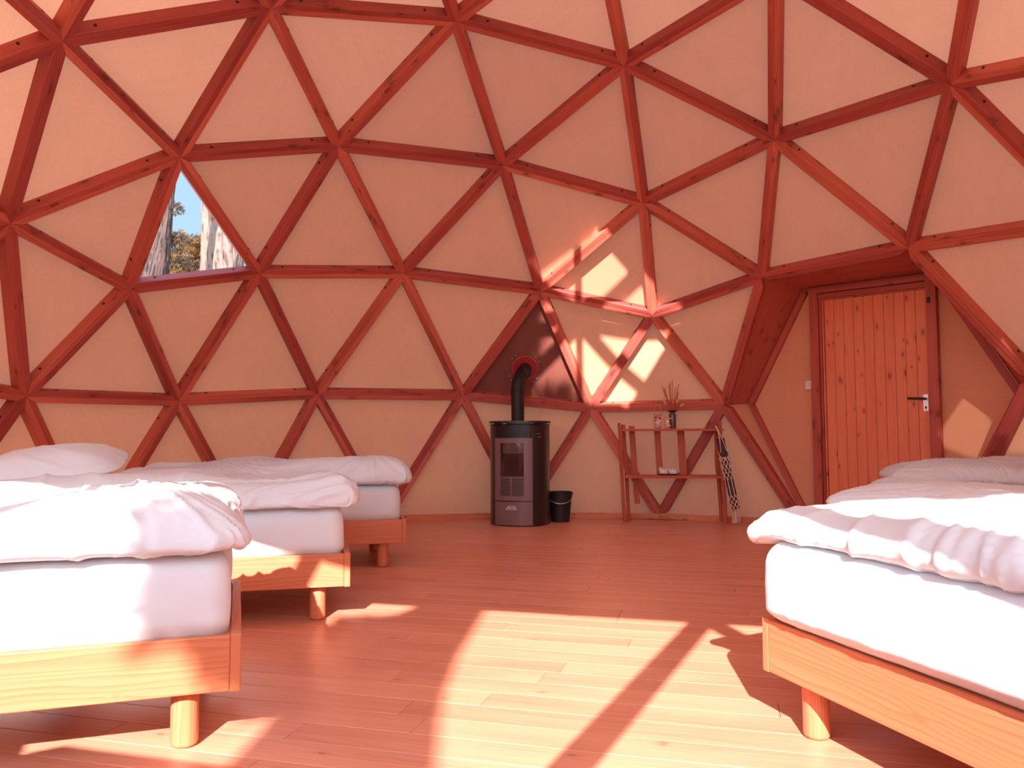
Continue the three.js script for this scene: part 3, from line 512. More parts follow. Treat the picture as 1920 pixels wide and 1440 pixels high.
// ---------------------------------------------------------------- pellet stove
{
  const A = 0.287, B = 0.262, N = 2.4, t = thing('pellet_stove', 'black rounded pellet stove with brown steel front standing on the floorboards', 'stove', [-0.185, 0, -3.825], -0.27);
  const zc = (x, a = A, b = B) => b * Math.pow(Math.max(0, 1 - Math.pow(Math.abs(x) / a, N)), 1 / N);
  const ring = (a, b, n = 96) => { const s = new THREE.Shape(); for (let i = 0; i <= n; i++) { const w = (i / n) * Math.PI * 2, f = (v) => Math.sign(v) * Math.pow(Math.abs(v), 2 / N), x = a * f(Math.sin(w)), y = b * f(Math.cos(w)); i ? s.lineTo(x, y) : s.moveTo(x, y); } return s; };
  const slabOf = (a, b, y0, y1, bev = 0.004) => { const g = new THREE.ExtrudeGeometry(ring(a - bev, b - bev), { depth: y1 - y0 - bev * 2, bevelEnabled: true, bevelSize: bev, bevelThickness: bev, bevelSegments: 2, curveSegments: 4 }); g.rotateX(-Math.PI / 2); g.scale(1, 1, -1); g.translate(0, y0 + bev, 0); const ix = g.index; const q = g.attributes.position; const nn = g.toNonIndexed ? g : g; flip(nn); return nn; };
  function flip(g) { const p = g.attributes.position; for (let i = 0; i < p.count; i += 3) for (const k of ['position', 'normal', 'uv']) { const at = g.attributes[k], n = at.itemSize, arr = at.array; for (let c = 0; c < n; c++) { const x = arr[(i + 1) * n + c]; arr[(i + 1) * n + c] = arr[(i + 2) * n + c]; arr[(i + 2) * n + c] = x; } } g.computeVertexNormals(); }
  const panel = (x0, x1, y0, y1, off, th, n = 14) => { // curved plate that follows the round front
    const pos = [], uv = [], at = (x, y, o) => { const e = 1e-3, dz = (zc(x + e) - zc(x - e)) / (2 * e), l = Math.hypot(dz, 1); return [x - (dz / l) * o, y, zc(x) + o / l]; };
    const q = (a, b, c, d) => { for (const k of [a, b, c, a, c, d]) { pos.push(...k); uv.push(k[0] * 3, k[1] * 3); } };
    for (let i = 0; i < n; i++) { const a = x0 + ((x1 - x0) * i) / n, b = x0 + ((x1 - x0) * (i + 1)) / n, o = off + th; q(at(a, y0, o), at(b, y0, o), at(b, y1, o), at(a, y1, o)); q(at(a, y1, o), at(b, y1, o), at(b, y1, off), at(a, y1, off)); q(at(a, y0, off), at(b, y0, off), at(b, y0, o), at(a, y0, o)); q(at(b, y0, off), at(a, y0, off), at(a, y1, off), at(b, y1, off)); }
    for (const [x, s] of [[x0, 1], [x1, -1]]) { const k = [at(x, y0, off), at(x, y0, off + th), at(x, y1, off + th), at(x, y1, off)]; s > 0 ? q(...k) : q(k[3], k[2], k[1], k[0]); }
    const g = new THREE.BufferGeometry(); g.setAttribute('position', new THREE.Float32BufferAttribute(pos, 3)); g.setAttribute('uv', new THREE.Float32BufferAttribute(uv, 2)); g.computeVertexNormals(); return g;
  };
  part('body', slabOf(A, B, 0.0, 0.962), M.black, t);
  part('top_plate', [slabOf(A + 0.012, B + 0.012, 0.978, 1.0, 0.003), slabOf(A + 0.012, B + 0.012, 0.963, 0.968, 0.002), slabOf(A - 0.02, B - 0.02, 0.962, 0.979, 0.002)], M.black, t);
  const X = 0.178, rivet = new THREE.SphereGeometry(0.005, 10, 8);
  for (const x of [-0.215, -0.203, 0.168, 0.186]) { const m = part('rivet', rivet, M.chrome, t); m.position.set(x, 0.9735, zc(x) + 0.008); }
  part('hinge_plate', panel(-0.1, -0.062, 0.9705, 0.9755, 0.006, 0.006, 4), M.chrome, t);
  part('vent_recess', panel(-X + 0.004, X - 0.004, 0.84, 0.955, 0.0006, 0.001), M.slot, t);
  for (let i = 0; i < 8; i++) part('louvre', panel(-X + 0.004, X - 0.004, 0.843 + i * 0.0142, 0.8505 + i * 0.0142, 0.001, 0.009), M.black, t);
  for (const x of [-0.15, 0.15]) part('vent_upright', panel(x, x + 0.004, 0.84, 0.955, 0.002, 0.011, 2), M.black, t);
  // door: frame with a window and a slotted grille
  const d0 = 0.242, d1 = 0.834, wx0 = -0.122, wx1 = 0.104, wy0 = 0.47, wy1 = 0.787, gy0 = 0.285, gy1 = 0.456, th = 0.014, of = 0.002;
  const dr = new THREE.Group(); dr.name = 'fire_door'; t.add(dr);
  part('door_frame', [panel(-X, wx0, d0, d1, of, th, 5), panel(wx1, X, d0, d1, of, th, 5), panel(wx0, wx1, wy1, d1, of, th), panel(wx0, wx1, gy1, wy0, of, th), panel(wx0, wx1, d0, gy0, of, th), panel(-0.021, -0.006, gy0, gy1, of, th, 2)], M.steel, dr);
  const fire = std([0.10, 0.055, 0.045], 0.75), reflectTone = std([0.30, 0.22, 0.19], 0.5);
  part('firebox_back', panel(wx0, wx1, wy0, wy1 - 0.1, of - 0.001, 0.002), fire, dr); part('painted_reflection', panel(wx0 + 0.014, wx1, wy1 - 0.098, wy1, of - 0.001, 0.004), reflectTone, dr);  // lighter top band paints in a reflection on the stove glass
  part('window_glass', panel(wx0, wx1, wy0, wy1, of + 0.008, 0.0), new THREE.MeshPhysicalMaterial({ color: new THREE.Color().setRGB(0.75, 0.68, 0.65), roughness: 0.03, transmission: 1, thickness: 0, ior: 1.6 }), dr);
  part('grille_recess', panel(wx0, wx1, gy0, gy1, of - 0.001, 0.002), M.slot, dr);
  const slats = []; for (let i = 0; i < 13; i++) for (const [a, b] of [[wx0, -0.021], [-0.006, wx1]]) slats.push(panel(a, b, gy0 + 0.002 + i * 0.0131, gy0 + 0.0085 + i * 0.0131, of + 0.001, th - 0.003, 4));
  part('door_grille', slats, M.steel, dr);
  for (const [a, b] of [[0.535, 0.565], [0.41, 0.425]]) part('door_catch', panel(X + 0.0005, X + 0.007, a, b, 0.002, 0.014, 2), M.matteBlack, dr);
  const dw = new THREE.Group(); dw.name = 'ash_drawer'; t.add(dw);
  part('drawer_front', panel(-X, X, 0.012, 0.232, of, th), M.steel, dw);
  const font = await new FontLoader().loadAsync('fonts/droid/droid_sans_bold.typeface.json');
  const txt = new TextGeometry('ARTEL', { font, size: 0.021, depth: 0.002, curveSegments: 3, bevelEnabled: false }); txt.applyMatrix4(new THREE.Matrix4().makeShear(0, 0, 0.25, 0, 0, 0)); txt.computeBoundingBox(); txt.translate(-(txt.boundingBox.min.x + txt.boundingBox.max.x) / 2 - 0.012, 0.166, zc(0) + of + th + 0.0005);
  const ol = new THREE.Shape([[-0.062, -0.008], [-0.03, 0.03], [0.036, 0.03], [0.042, 0.012], [0.05, -0.008]].map((q) => new THREE.Vector2(...q))); const inn = new THREE.Path([[-0.053, -0.004], [-0.027, 0.0265], [0.033, 0.0265], [0.0385, 0.011], [0.044, -0.004]].map((q) => new THREE.Vector2(...q))); ol.holes.push(inn);
  const og = new THREE.ExtrudeGeometry(ol, { depth: 0.002, bevelEnabled: false }); og.translate(-0.012, 0.166, zc(0) + of + th + 0.0005);
  part('name_badge', [txt, og], std([0.8, 0.74, 0.72], 0.35), dw, 'silver maker badge reading ARTEL');
  for (const [x, y] of [[0.232, 0.875], [0.236, 0.845]]) part('side_vent', panel(x - 0.014, x + 0.014, y - 0.002, y + 0.002, 0.001, 0.003, 4), M.chrome, t);
}
// flue pipe and its collar in the wall board
{
  const [a, b, c] = flueFace.v.map((i) => hubs[i].out);
  const hubOut = (fn, k, x, y) => hubs[hub(fn, k, x, y)].out;
  const at = hubOut('cap', 0, 4, 3).clone().multiplyScalar(0.286).addScaledVector(hubOut('mid', 0, 1, 2), 0.3994).addScaledVector(hubOut('mid', 0, 1, 3), 0.3147);
  const n = flueFace.n.clone().negate(), ux = V(0, 1, 0).cross(n).normalize(), uy = n.clone().cross(ux);
  const B4 = new THREE.Matrix4().makeBasis(ux, uy, n), on = (m, x, y, z) => { m.position.copy(at).addScaledVector(ux, x).addScaledVector(uy, y).addScaledVector(n, z); m.quaternion.setFromRotationMatrix(B4); return m; };
  const pl = thing('flue_collar', 'red round collar with silver bolts where the stove pipe leaves the wall', 'flue collar'); 
  const red = std([0.42, 0.025, 0.04], 0.5), dish = new THREE.LatheGeometry([[0.062, 0.004], [0.118, 0.006], [0.122, 0.012], [0.128, 0.012], [0.131, 0.006], [0.131, 0.0]].map((q) => new THREE.Vector2(...q)), 48).rotateX(Math.PI / 2);
  on(part('collar_disc', dish, red, pl), 0, 0, 0.001); on(part('collar_rim', new THREE.TorusGeometry(0.13, 0.003, 10, 60), std([0.62, 0.2, 0.18], 0.5), pl), 0, 0, 0.010);
  const bolt = new THREE.LatheGeometry([[0, 0.016], [0.005, 0.0145], [0.0085, 0.009], [0.0095, 0.0]].map((q) => new THREE.Vector2(...q)), 14).rotateX(Math.PI / 2);
  for (const [x, y] of [[-0.091, 0.143], [-0.133, 0.109], [0.114, 0.122], [0.146, 0.075], [-0.156, -0.078], [-0.135, -0.122], [0.12, -0.107], [0.078, -0.138]]) on(part('bolt', bolt, M.chrome, pl), x, y, 0.001);
  const fp = thing('flue_pipe', 'black jointed stove pipe bending from the stove top into the wall', 'stove pipe');
  const path = new THREE.CatmullRomCurve3([V(-0.205, 1.0, -3.86), V(-0.205, 1.15, -3.86), V(-0.207, 1.29, -3.86), V(-0.192, 1.40, -3.90), V(-0.155, 1.485, -3.99), at.clone().addScaledVector(n, 0.10), at.clone().addScaledVector(n, 0.02)], false, 'catmullrom', 0.35);
  part('pipe', new THREE.TubeGeometry(path, 90, 0.064, 36), M.matteBlack, fp);
  for (const u of [0.40, 0.43, 0.56, 0.66, 0.76, 0.86]) { const q = path.getPointAt(u), m = part('joint_ring', new THREE.TorusGeometry(0.065, 0.0035, 8, 40), M.matteBlack, fp); m.position.copy(q); m.quaternion.setFromUnitVectors(V(0, 0, 1), path.getTangentAt(u)); }
}
// ash bucket
{
  const b = thing('bucket', 'black metal bucket with thin wire handle, half hidden behind the stove', 'bucket', [0.215, 0, -4.0]);
  const prof = [[0, 0.004], [0.088, 0.004], [0.09, 0.0], [0.094, 0.004], [0.122, 0.285], [0.126, 0.29], [0.124, 0.296], [0.119, 0.29], [0.091, 0.012], [0, 0.012]].map((q) => new THREE.Vector2(...q));
  part('pail', new THREE.LatheGeometry(prof, 48), M.matteBlack, b);
  const pts = []; for (let i = 0; i <= 16; i++) { const w = (i / 16) * Math.PI; pts.push(V(Math.cos(w) * 0.126, 0.275 - Math.sin(w) * 0.09, Math.sin(w) * 0.085 + 0.03)); }
  part('handle', new THREE.TubeGeometry(new THREE.CatmullRomCurve3(pts), 40, 0.003, 8), M.chrome, b);
  for (const s of [-1, 1]) part('ear', new THREE.CylinderGeometry(0.012, 0.012, 0.008, 14).rotateZ(Math.PI / 2).translate(s * 0.126, 0.275, 0.025), M.matteBlack, b);
}

// ---------------------------------------------------------------- rustic shelf and what stands on it
const SH = { x: 1.31, z: -3.785, r: -0.132 };
const shelfAt = (x, y, z) => V(SH.x + x * Math.cos(SH.r) + z * Math.sin(SH.r), y, SH.z - x * Math.sin(SH.r) + z * Math.cos(SH.r));
{
  const s = thing('shelf', 'rustic two tier shelf of branches and boards, standing against the tent wall', 'shelf', [SH.x, 0, SH.z], SH.r);
  const pole = (x, z, h, sd, r = 0.0165) => { const pts = []; for (let i = 0; i <= 9; i++) { const k = i / 9; pts.push(V(x - 0.045 * k + 0.006 * noise3(k * 5, sd, 0.3, 2), k * h, z - 0.02 * k + 0.006 * noise3(k * 5, sd, 4.3, 2))); }
    const c = new THREE.CatmullRomCurve3(pts), g = new THREE.TubeGeometry(c, 40, r, 12), p = g.attributes.position, uv = g.attributes.uv; for (let i = 0; i < p.count; i++) uv.setXY(i, uv.getX(i) * h, uv.getY(i) * 0.1 + sd * 0.03);
    const caps = [0, 1].map((e) => new THREE.SphereGeometry(r, 12, 8).scale(1, 0.3, 1).translate(pts[e ? 9 : 0].x, Math.max(pts[e ? 9 : 0].y, r * 0.3), pts[e ? 9 : 0].z)); return part('leg', merge([g, ...caps]), M.shelf, s); };
  pole(-0.475, -0.01, 0.975, 1); pole(-0.43, -0.17, 0.96, 2, 0.018); pole(0.495, -0.01, 0.985, 3, 0.02); pole(0.47, -0.18, 0.95, 4);
  const slab = (x0, x1, y, th, z0, z1) => board(V(x0, y, z1), V(x1, y, z1), V(x1, y, z0), V(x0, y, z0), V(0, th, 0));
  part('shelf_board', slab(-0.5, 0.49, 0.897, 0.022, -0.19, -0.005), M.shelf, s); part('shelf_board', slab(-0.475, 0.5, 0.435, 0.028, -0.19, -0.003), M.shelf, s);
  const up = (x, y0, y1, w, z, sh = 0.02) => part('upright', board(V(x - w / 2 + sh, y0, z), V(x - w / 2, y1, z), V(x + w / 2, y1, z), V(x + w / 2 + sh, y0, z), V(0, 0, -0.018)), M.shelf, s);
  up(-0.395, 0.17, 0.95, 0.058, -0.19, 0.05); up(-0.14, 0.463, 0.897, 0.062, -0.165); up(0.09, 0.463, 0.897, 0.07, -0.165); up(0.44, 0.17, 0.895, 0.045, -0.19, 0.04);
  const clear = new THREE.MeshPhysicalMaterial({ color: new THREE.Color().setRGB(0.96, 0.9, 0.88), roughness: 0.02, transmission: 1, thickness: 0, ior: 1.45 });
  const jarGeo = (r, h, nk) => new THREE.LatheGeometry([[0, 0.002], [r * 0.9, 0.002], [r, 0.012], [r, h * 0.72], [r * nk, h * 0.86], [r * nk, h * 0.97], [r * nk * 1.06, h], [r * nk * 0.94, h * 0.985]].map((q) => new THREE.Vector2(...q)), 36);
  const put = (o, x, z, y = 0.919) => { o.position.copy(shelfAt(x, y, z)); o.rotation.y = SH.r; return o; };
  const j1 = put(thing('jar', 'tall glass jar of shells and stones with a rope loop, on the shelf top', 'jar'), -0.14, -0.06);
  part('glass', jarGeo(0.044, 0.15, 0.8), clear, j1);
  const rq = rng(31), stone = [[0.75, 0.34, 0.22], [0.9, 0.66, 0.52], [0.14, 0.09, 0.12], [0.66, 0.27, 0.18], [0.85, 0.78, 0.74]].map((c) => std(c, 0.6));
  for (let i = 0; i < 22; i++) { const g = new THREE.IcosahedronGeometry(0.013 + rq() * 0.006, 2); const p = g.attributes.position; for (let k = 0; k < p.count; k++) { const f = 1 + 0.25 * noise3(p.getX(k) * 60 + i, p.getY(k) * 60, p.getZ(k) * 60, 6); p.setXYZ(k, p.getX(k) * f * 1.2, p.getY(k) * f * 0.85, p.getZ(k) * f); } g.computeVertexNormals(); const w = rq() * 6.3, rr = rq() * 0.022, m = part('stone', g, stone[(rq() * 5) | 0], j1); m.position.set(Math.cos(w) * rr, 0.016 + (i / 22) * 0.1, Math.sin(w) * rr); }
  const arc = []; for (let i = 0; i <= 12; i++) { const w = (i / 12) * Math.PI; arc.push(V(-Math.cos(w) * 0.036, 0.14 + Math.sin(w) * 0.1, 0)); }
  part('rope_loop', [new THREE.TubeGeometry(new THREE.CatmullRomCurve3(arc), 30, 0.0045, 8), new THREE.TorusGeometry(0.037, 0.005, 8, 30).rotateX(Math.PI / 2).translate(0, 0.137, 0)], std([0.66, 0.3, 0.2], 0.9), j1);
  const j2 = put(thing('jar', 'short glass jar with pale shells beside the tall jar on the shelf top', 'jar'), -0.04, -0.03);
  part('glass', jarGeo(0.043, 0.115, 0.88), clear, j2); part('twine', new THREE.TorusGeometry(0.039, 0.004, 8, 30).rotateX(Math.PI / 2).translate(0, 0.1, 0), std([0.85, 0.55, 0.42], 0.9), j2);
  for (let i = 0; i < 9; i++) { const g = new THREE.SphereGeometry(0.012 + rq() * 0.006, 12, 8); g.scale(1, 1.5, 0.7); const w = rq() * 6.3, rr = rq() * 0.02, m = part('shell', g, stone[i % 3 === 0 ? 1 : 4], j2); m.position.set(Math.cos(w) * rr, 0.02 + (i / 9) * 0.06, Math.sin(w) * rr); m.rotation.set(rq() * 3, rq() * 3, rq() * 3); }
  const j3 = put(thing('bottle', 'dark glass bottle with a black rim holding dried stems on the shelf top', 'bottle'), 0.008, -0.115);
  part('glass', new THREE.LatheGeometry([[0, 0.002], [0.032, 0.002], [0.036, 0.01], [0.036, 0.14], [0.024, 0.16], [0.024, 0.185]].map((q) => new THREE.Vector2(...q)), 32), new THREE.MeshPhysicalMaterial({ color: new THREE.Color().setRGB(0.35, 0.2, 0.2), roughness: 0.05, transmission: 0.75, thickness: 0, ior: 1.5 }), j3);
  part('rim', new THREE.LatheGeometry([[0.023, 0.172], [0.046, 0.168], [0.048, 0.175], [0.03, 0.186], [0.023, 0.186]].map((q) => new THREE.Vector2(...q)), 28), M.matteBlack, j3);
  const dry = put(thing('dried_flowers', 'bunch of dried grass stems and fluffy tails standing in the dark bottle', 'dried flowers'), 0.008, -0.115), tan = std([0.55, 0.15, 0.07], 0.9), fluff = std([0.84, 0.42, 0.28], 1), rd = rng(12);
  for (let i = 0; i < 15; i++) {
    const w = (i / 15) * 6.28 + rd() * 0.4, tall = i % 3 !== 2, sp = tall ? 0.05 + rd() * 0.085 : 0.055 + rd() * 0.06, hh = tall ? 0.36 + rd() * 0.13 : 0.22 + rd() * 0.1, tip = V(Math.cos(w) * sp * 1.15, hh, Math.sin(w) * sp * 0.6), mid = V(tip.x * 0.3, hh * 0.5, tip.z * 0.3), c = new THREE.CatmullRomCurve3([V(Math.cos(w) * 0.008, 0.01, Math.sin(w) * 0.008), V(Math.cos(w) * 0.012, 0.17, Math.sin(w) * 0.012), mid.setY(Math.max(mid.y, 0.19)), tip]);
    part('stem', new THREE.TubeGeometry(c, 14, tall ? 0.0022 : 0.0014, 6), tan, dry);
    if (tall) { const ear = []; for (let k = 0; k < 14; k++) { const q = c.getPointAt(0.62 + 0.38 * (k / 13)); ear.push(new THREE.SphereGeometry(0.0042, 6, 5).scale(0.8, 1.7, 0.8).translate(q.x + (k % 2 - 0.5) * 0.005, q.y, q.z)); } part('seed_head', ear, tan, dry); }
    else { const g = new THREE.SphereGeometry(0.013, 12, 10).scale(1, 2, 1), m = part('fluffy_tail', g, fluff, dry); m.position.copy(tip); m.quaternion.setFromUnitVectors(V(0, 1, 0), c.getTangentAt(1)); }
  }
  // scalloped white bowls on a dark tray, lower board
  const tr = put(thing('tray', 'small dark oval tray on the lower shelf board', 'tray'), -0.04, -0.09, 0.4635);
  part('dish', new THREE.LatheGeometry([[0, 0], [0.085, 0], [0.103, 0.012], [0.1, 0.014], [0.083, 0.004], [0, 0.004]].map((q) => new THREE.Vector2(...q)), 40).scale(1, 1, 0.6), std([0.1, 0.045, 0.055], 0.45), tr);
  for (const [x, s, lab] of [[-0.088, 1.05, 'white scalloped candle bowl with slanting rim, first on the dark tray from the stove'], [0.006, 0.92, 'white scalloped candle bowl with upright rim, on the dark tray nearer the door']]) {
    const g = new THREE.LatheGeometry([[0, 0.004], [0.03, 0.002], [0.042, 0.012], [0.045, 0.045], [0.042, 0.058], [0.038, 0.045], [0.03, 0.014], [0, 0.01]].map((q) => new THREE.Vector2(...q)), 64), p = g.attributes.position;
    for (let i = 0; i < p.count; i++) { const w = Math.atan2(p.getZ(i), p.getX(i)), k = p.getY(i) / 0.058, sc = 1 + 0.06 * Math.cos(w * 8) * k; p.setXYZ(i, p.getX(i) * sc, p.getY(i) * (1 + (0.12 * Math.cos(w * 4 + x * 40) - (s > 1 ? 0.25 : 0.1) * Math.cos(w)) * k), p.getZ(i) * sc); } g.computeVertexNormals();
    const m = part(numbered('candle_bowl'), g, std([0.9, 0.84, 0.82], 0.45), scene); m.userData = { label: lab, category: 'candle bowl' }; put(m, x, -0.09, 0.4665); m.scale.setScalar(s);
  }
}
// rolled mat in a knotted cord sling, hanging from the shelf post
{
  const a = V(1.742, 0.822, -3.66), b = V(1.876, 0.15, -3.655), ax = b.clone().sub(a), len = ax.length(); ax.normalize();
  const Q = new THREE.Quaternion().setFromUnitVectors(V(0, -1, 0), ax);
  const roll = []; for (let i = 0; i < 70; i++) { const w = i * 0.32, r = 0.006 + w * 0.00148; roll.push(new THREE.Vector2(Math.cos(w) * r, Math.sin(w) * r)); }
  const mat = thing('rolled_mat', 'dark rolled mat held in the cord sling on the shelf post', 'mat'); mat.position.copy(a); mat.quaternion.copy(Q);
  const g = new THREE.LatheGeometry([[0, -len], [0.034, -len], [0.039, -len + 0.006], [0.039, -0.006], [0.036, 0], [0.031, -0.001], [0.029, -0.03], [0, -0.03]].map((q) => new THREE.Vector2(...q)), 36), cl = std([0.075, 0.045, 0.05], 0.9);
  part('roll', g, cl, mat);
  const spiral = new THREE.TubeGeometry(new THREE.CatmullRomCurve3(roll.slice(4).map((q) => V(q.x * 0.85, -0.012, q.y * 0.85))), 120, 0.0018, 6); part('rolled_edge', spiral, cl, mat);
  const sl = thing('cord_sling', 'cream knotted cord sling with long fringe around the dark rolled mat', 'cord sling'); sl.position.copy(a); sl.quaternion.copy(Q);
  const cord = std([0.86, 0.62, 0.5], 0.95), tube = (pts, r = 0.0034, n = 50) => new THREE.TubeGeometry(new THREE.CatmullRomCurve3(pts), n, r, 6);
  const net = [], r0 = 0.0425, y0 = -0.165, y1 = -len - 0.004, K = 8;
  // rim that dips at the front, diamond netting, long straight run, netting again near the foot
  const rim = []; for (let i = 0; i <= 32; i++) { const w = (i / 32) * Math.PI * 2; rim.push(V(Math.cos(w) * r0, y0 + 0.045 - 0.045 * Math.sin(w) - 0.03, Math.sin(w) * r0)); } net.push(tube(rim, 0.0042));
  const spin = (k, dir) => { const pts = []; for (let i = 0; i <= 60; i++) { const t = i / 60, y = y0 - 0.01 + (y1 - y0 + 0.01) * t; const tw = t < 0.42 ? t * 5.2 : t < 0.74 ? 0.42 * 5.2 : 0.42 * 5.2 + (t - 0.74) * 7; const w = (k / K) * Math.PI * 2 + dir * tw, rr = r0 + 0.003 + 0.002 * Math.sin(t * 40) + (t > 0.74 ? 0.008 * Math.sin(Math.min(1, (t - 0.74) / 0.2) * Math.PI) : 0); pts.push(V(Math.cos(w) * rr, y, Math.sin(w) * rr)); } return tube(pts, 0.0034, 90); };
  for (let k = 0; k < K; k++) { net.push(spin(k, 1), spin(k + 0.5, -1)); }
  part('netting', net, cord, sl);
  const knots = []; for (let k = 0; k < K; k++) for (const y of [-0.2, -0.27, -0.33, -0.39, -0.56, -0.62]) { const w = ((k + (y * 100 % 2 ? 0.5 : 0)) / K) * Math.PI * 2; knots.push(new THREE.SphereGeometry(0.0062, 7, 5).translate(Math.cos(w) * 0.047, y, Math.sin(w) * 0.047)); } part('knots', knots, cord, sl);
  const fr = [], rf = rng(77), down = V(0, -1, 0).applyQuaternion(Q.clone().invert()); for (let k = 0; k < 26; k++) { const w = rf() * 6.28, r1 = rf() * 0.03, s0 = V(Math.cos(w) * r1, y1 + 0.004, Math.sin(w) * r1), e = s0.clone().addScaledVector(down, 0.125 + rf() * 0.012).add(V(Math.cos(w) * 0.012, 0, Math.sin(w) * 0.012)); fr.push(tube([s0, s0.clone().lerp(e, 0.5).add(V((rf() - 0.5) * 0.012, 0, 0)), e], 0.003, 10)); } part('fringe', fr, cord, sl);
  const inv = (p) => p.clone().sub(a).applyQuaternion(Q.clone().invert()), hook = V(1.713, 0.935, -3.695);
  part('strap', [tube([inv(hook), inv(hook.clone().add(V(0.012, -0.05, 0.03))), V(-0.02, -0.02, 0.045), V(-0.03, -0.13, 0.032)], 0.004, 30), tube([inv(hook), inv(hook.clone().add(V(0.02, -0.05, 0.034))), V(0.008, -0.01, 0.046), V(0.03, -0.13, 0.034)], 0.004, 30), new THREE.SphereGeometry(0.012, 10, 8).translate(...inv(hook).toArray())], cord, sl);
}

// ---------------------------------------------------------------- trees outside
function barkMat(light, dark, seed) {
  const t = dataTex(512, 512, (u, v) => { const w = (fbm(u, v, 6, 3, 3, seed) - 0.5) * 0.06, f = fbm(u + w, v, 44, 12, 3, seed + 4), k = THREE.MathUtils.smoothstep(f, 0.32, 0.52), n = 0.8 + 0.4 * fbm(u, v, 40, 40, 3, seed + 8); return [0, 1, 2].map((i) => (dark[i] + (light[i] - dark[i]) * k) * n); }, true);
  return new THREE.MeshStandardMaterial({ map: t, roughness: 0.95 });
}
function trunkGeo(pts, radii, seed, seg = 110, rad = 90, depth = 0.05) {
  const c = new THREE.CatmullRomCurve3(pts), fr = c.computeFrenetFrames(seg, false), pos = [], uv = [], idx = [];
  for (let i = 0; i <= seg; i++) { const t = i / seg, p = c.getPoint(t), x = t * (radii.length - 1), k = Math.min(radii.length - 2, Math.floor(x)), r = radii[k] + (radii[k + 1] - radii[k]) * (x - k);
    for (let j = 0; j <= rad; j++) { const w = (j / rad) * Math.PI * 2, wx = Math.cos(w), wz = Math.sin(w), plate = 1 - Math.abs(noise3(wx * 9 + seed, p.y * 2.6, wz * 9, 3)), f = 1 - depth + depth * 2 * THREE.MathUtils.smoothstep(plate, 0.35, 0.9) * 0.5 + 0.03 * noise3(wx * 2, p.y * 0.8, wz * 2 + seed, 9);
      const q = p.clone().add(V(wx * r * f, 0, wz * r * f)); pos.push(q.x, q.y, q.z); uv.push((j / rad) * 1.0, p.y * 0.5); } }
  for (let i = 0; i < seg; i++) for (let j = 0; j < rad; j++) { const a = i * (rad + 1) + j, b = a + rad + 1; idx.push(a, b, a + 1, b, b + 1, a + 1); }
  const g = new THREE.BufferGeometry(); g.setAttribute('position', new THREE.Float32BufferAttribute(pos, 3)); g.setAttribute('uv', new THREE.Float32BufferAttribute(uv, 2)); g.setIndex(idx); g.computeVertexNormals(); return g;
}
const sprig = (() => { // a twig end with a fan of narrow leaves
  const pos = [], uv = [], r = rng(3);
  for (let i = 0; i < 11; i++) { const w = (i / 11) * 6.28 + r(), up = -0.3 + r() * 1.2, l = 0.10 + r() * 0.08, d = V(Math.cos(w), up, Math.sin(w)).normalize(), s = d.clone().cross(V(0.2, 1, 0.1)).normalize().multiplyScalar(0.017), a = d.clone().multiplyScalar(0.01), m = d.clone().multiplyScalar(l * 0.55), e = d.clone().multiplyScalar(l).add(V(0, -0.02, 0)); for (const q of [a, m.clone().add(s), e, a, e, m.clone().sub(s)]) { pos.push(q.x, q.y, q.z); uv.push(0, 0); } }
  const g = new THREE.BufferGeometry(); g.setAttribute('position', new THREE.Float32BufferAttribute(pos, 3)); g.setAttribute('uv', new THREE.Float32BufferAttribute(uv, 2)); g.computeVertexNormals(); return g;
})();
const leafMat = new THREE.MeshPhysicalMaterial({ color: 0xffffff, roughness: 0.8, transmission: 0.35, thickness: 0, specularIntensity: 0.3, side: THREE.DoubleSide });
function foliage(parent, clumps, colors, seed, size = 1) { // clumps: [x, y, z, radius, count, flat]
  const r = rng(seed), n = clumps.reduce((s, c) => s + c[4], 0), m = new THREE.InstancedMesh(sprig, leafMat, n), M4 = new THREE.Matrix4(), q = new THREE.Quaternion(), col = new THREE.Color(); let i = 0;
  for (const [x, y, z, R, cnt, flat = 0.8] of clumps) for (let k = 0; k < cnt; k++) {
    const d = V(r() * 2 - 1, r() * 2 - 1, r() * 2 - 1); if (d.lengthSq() > 1) d.normalize().multiplyScalar(Math.cbrt(r())); const s = size * (0.7 + r() * 0.7);
    q.setFromEuler(new THREE.Euler(r() * 6, r() * 6, r() * 6)); M4.compose(V(x + d.x * R, y + d.y * R * flat, z + d.z * R), q, V(s, s, s)); m.setMatrixAt(i, M4);
    const c = colors[(r() * colors.length) | 0], b = 0.75 + r() * 0.5; col.setRGB(c[0] * b, c[1] * b, c[2] * b); m.setColorAt(i, col); i++;
  }
  m.name = 'foliage'; m.userData.kind = 'stuff'; m.castShadow = m.receiveShadow = true; parent.add(m); return m;
}
const along = (azDeg, el, d) => { const a = THREE.MathUtils.degToRad(azDeg); return V(CAM.x + Math.sin(a) * d, CAM.y + Math.tan(THREE.MathUtils.degToRad(el)) * d, CAM.z - Math.cos(a) * d); };
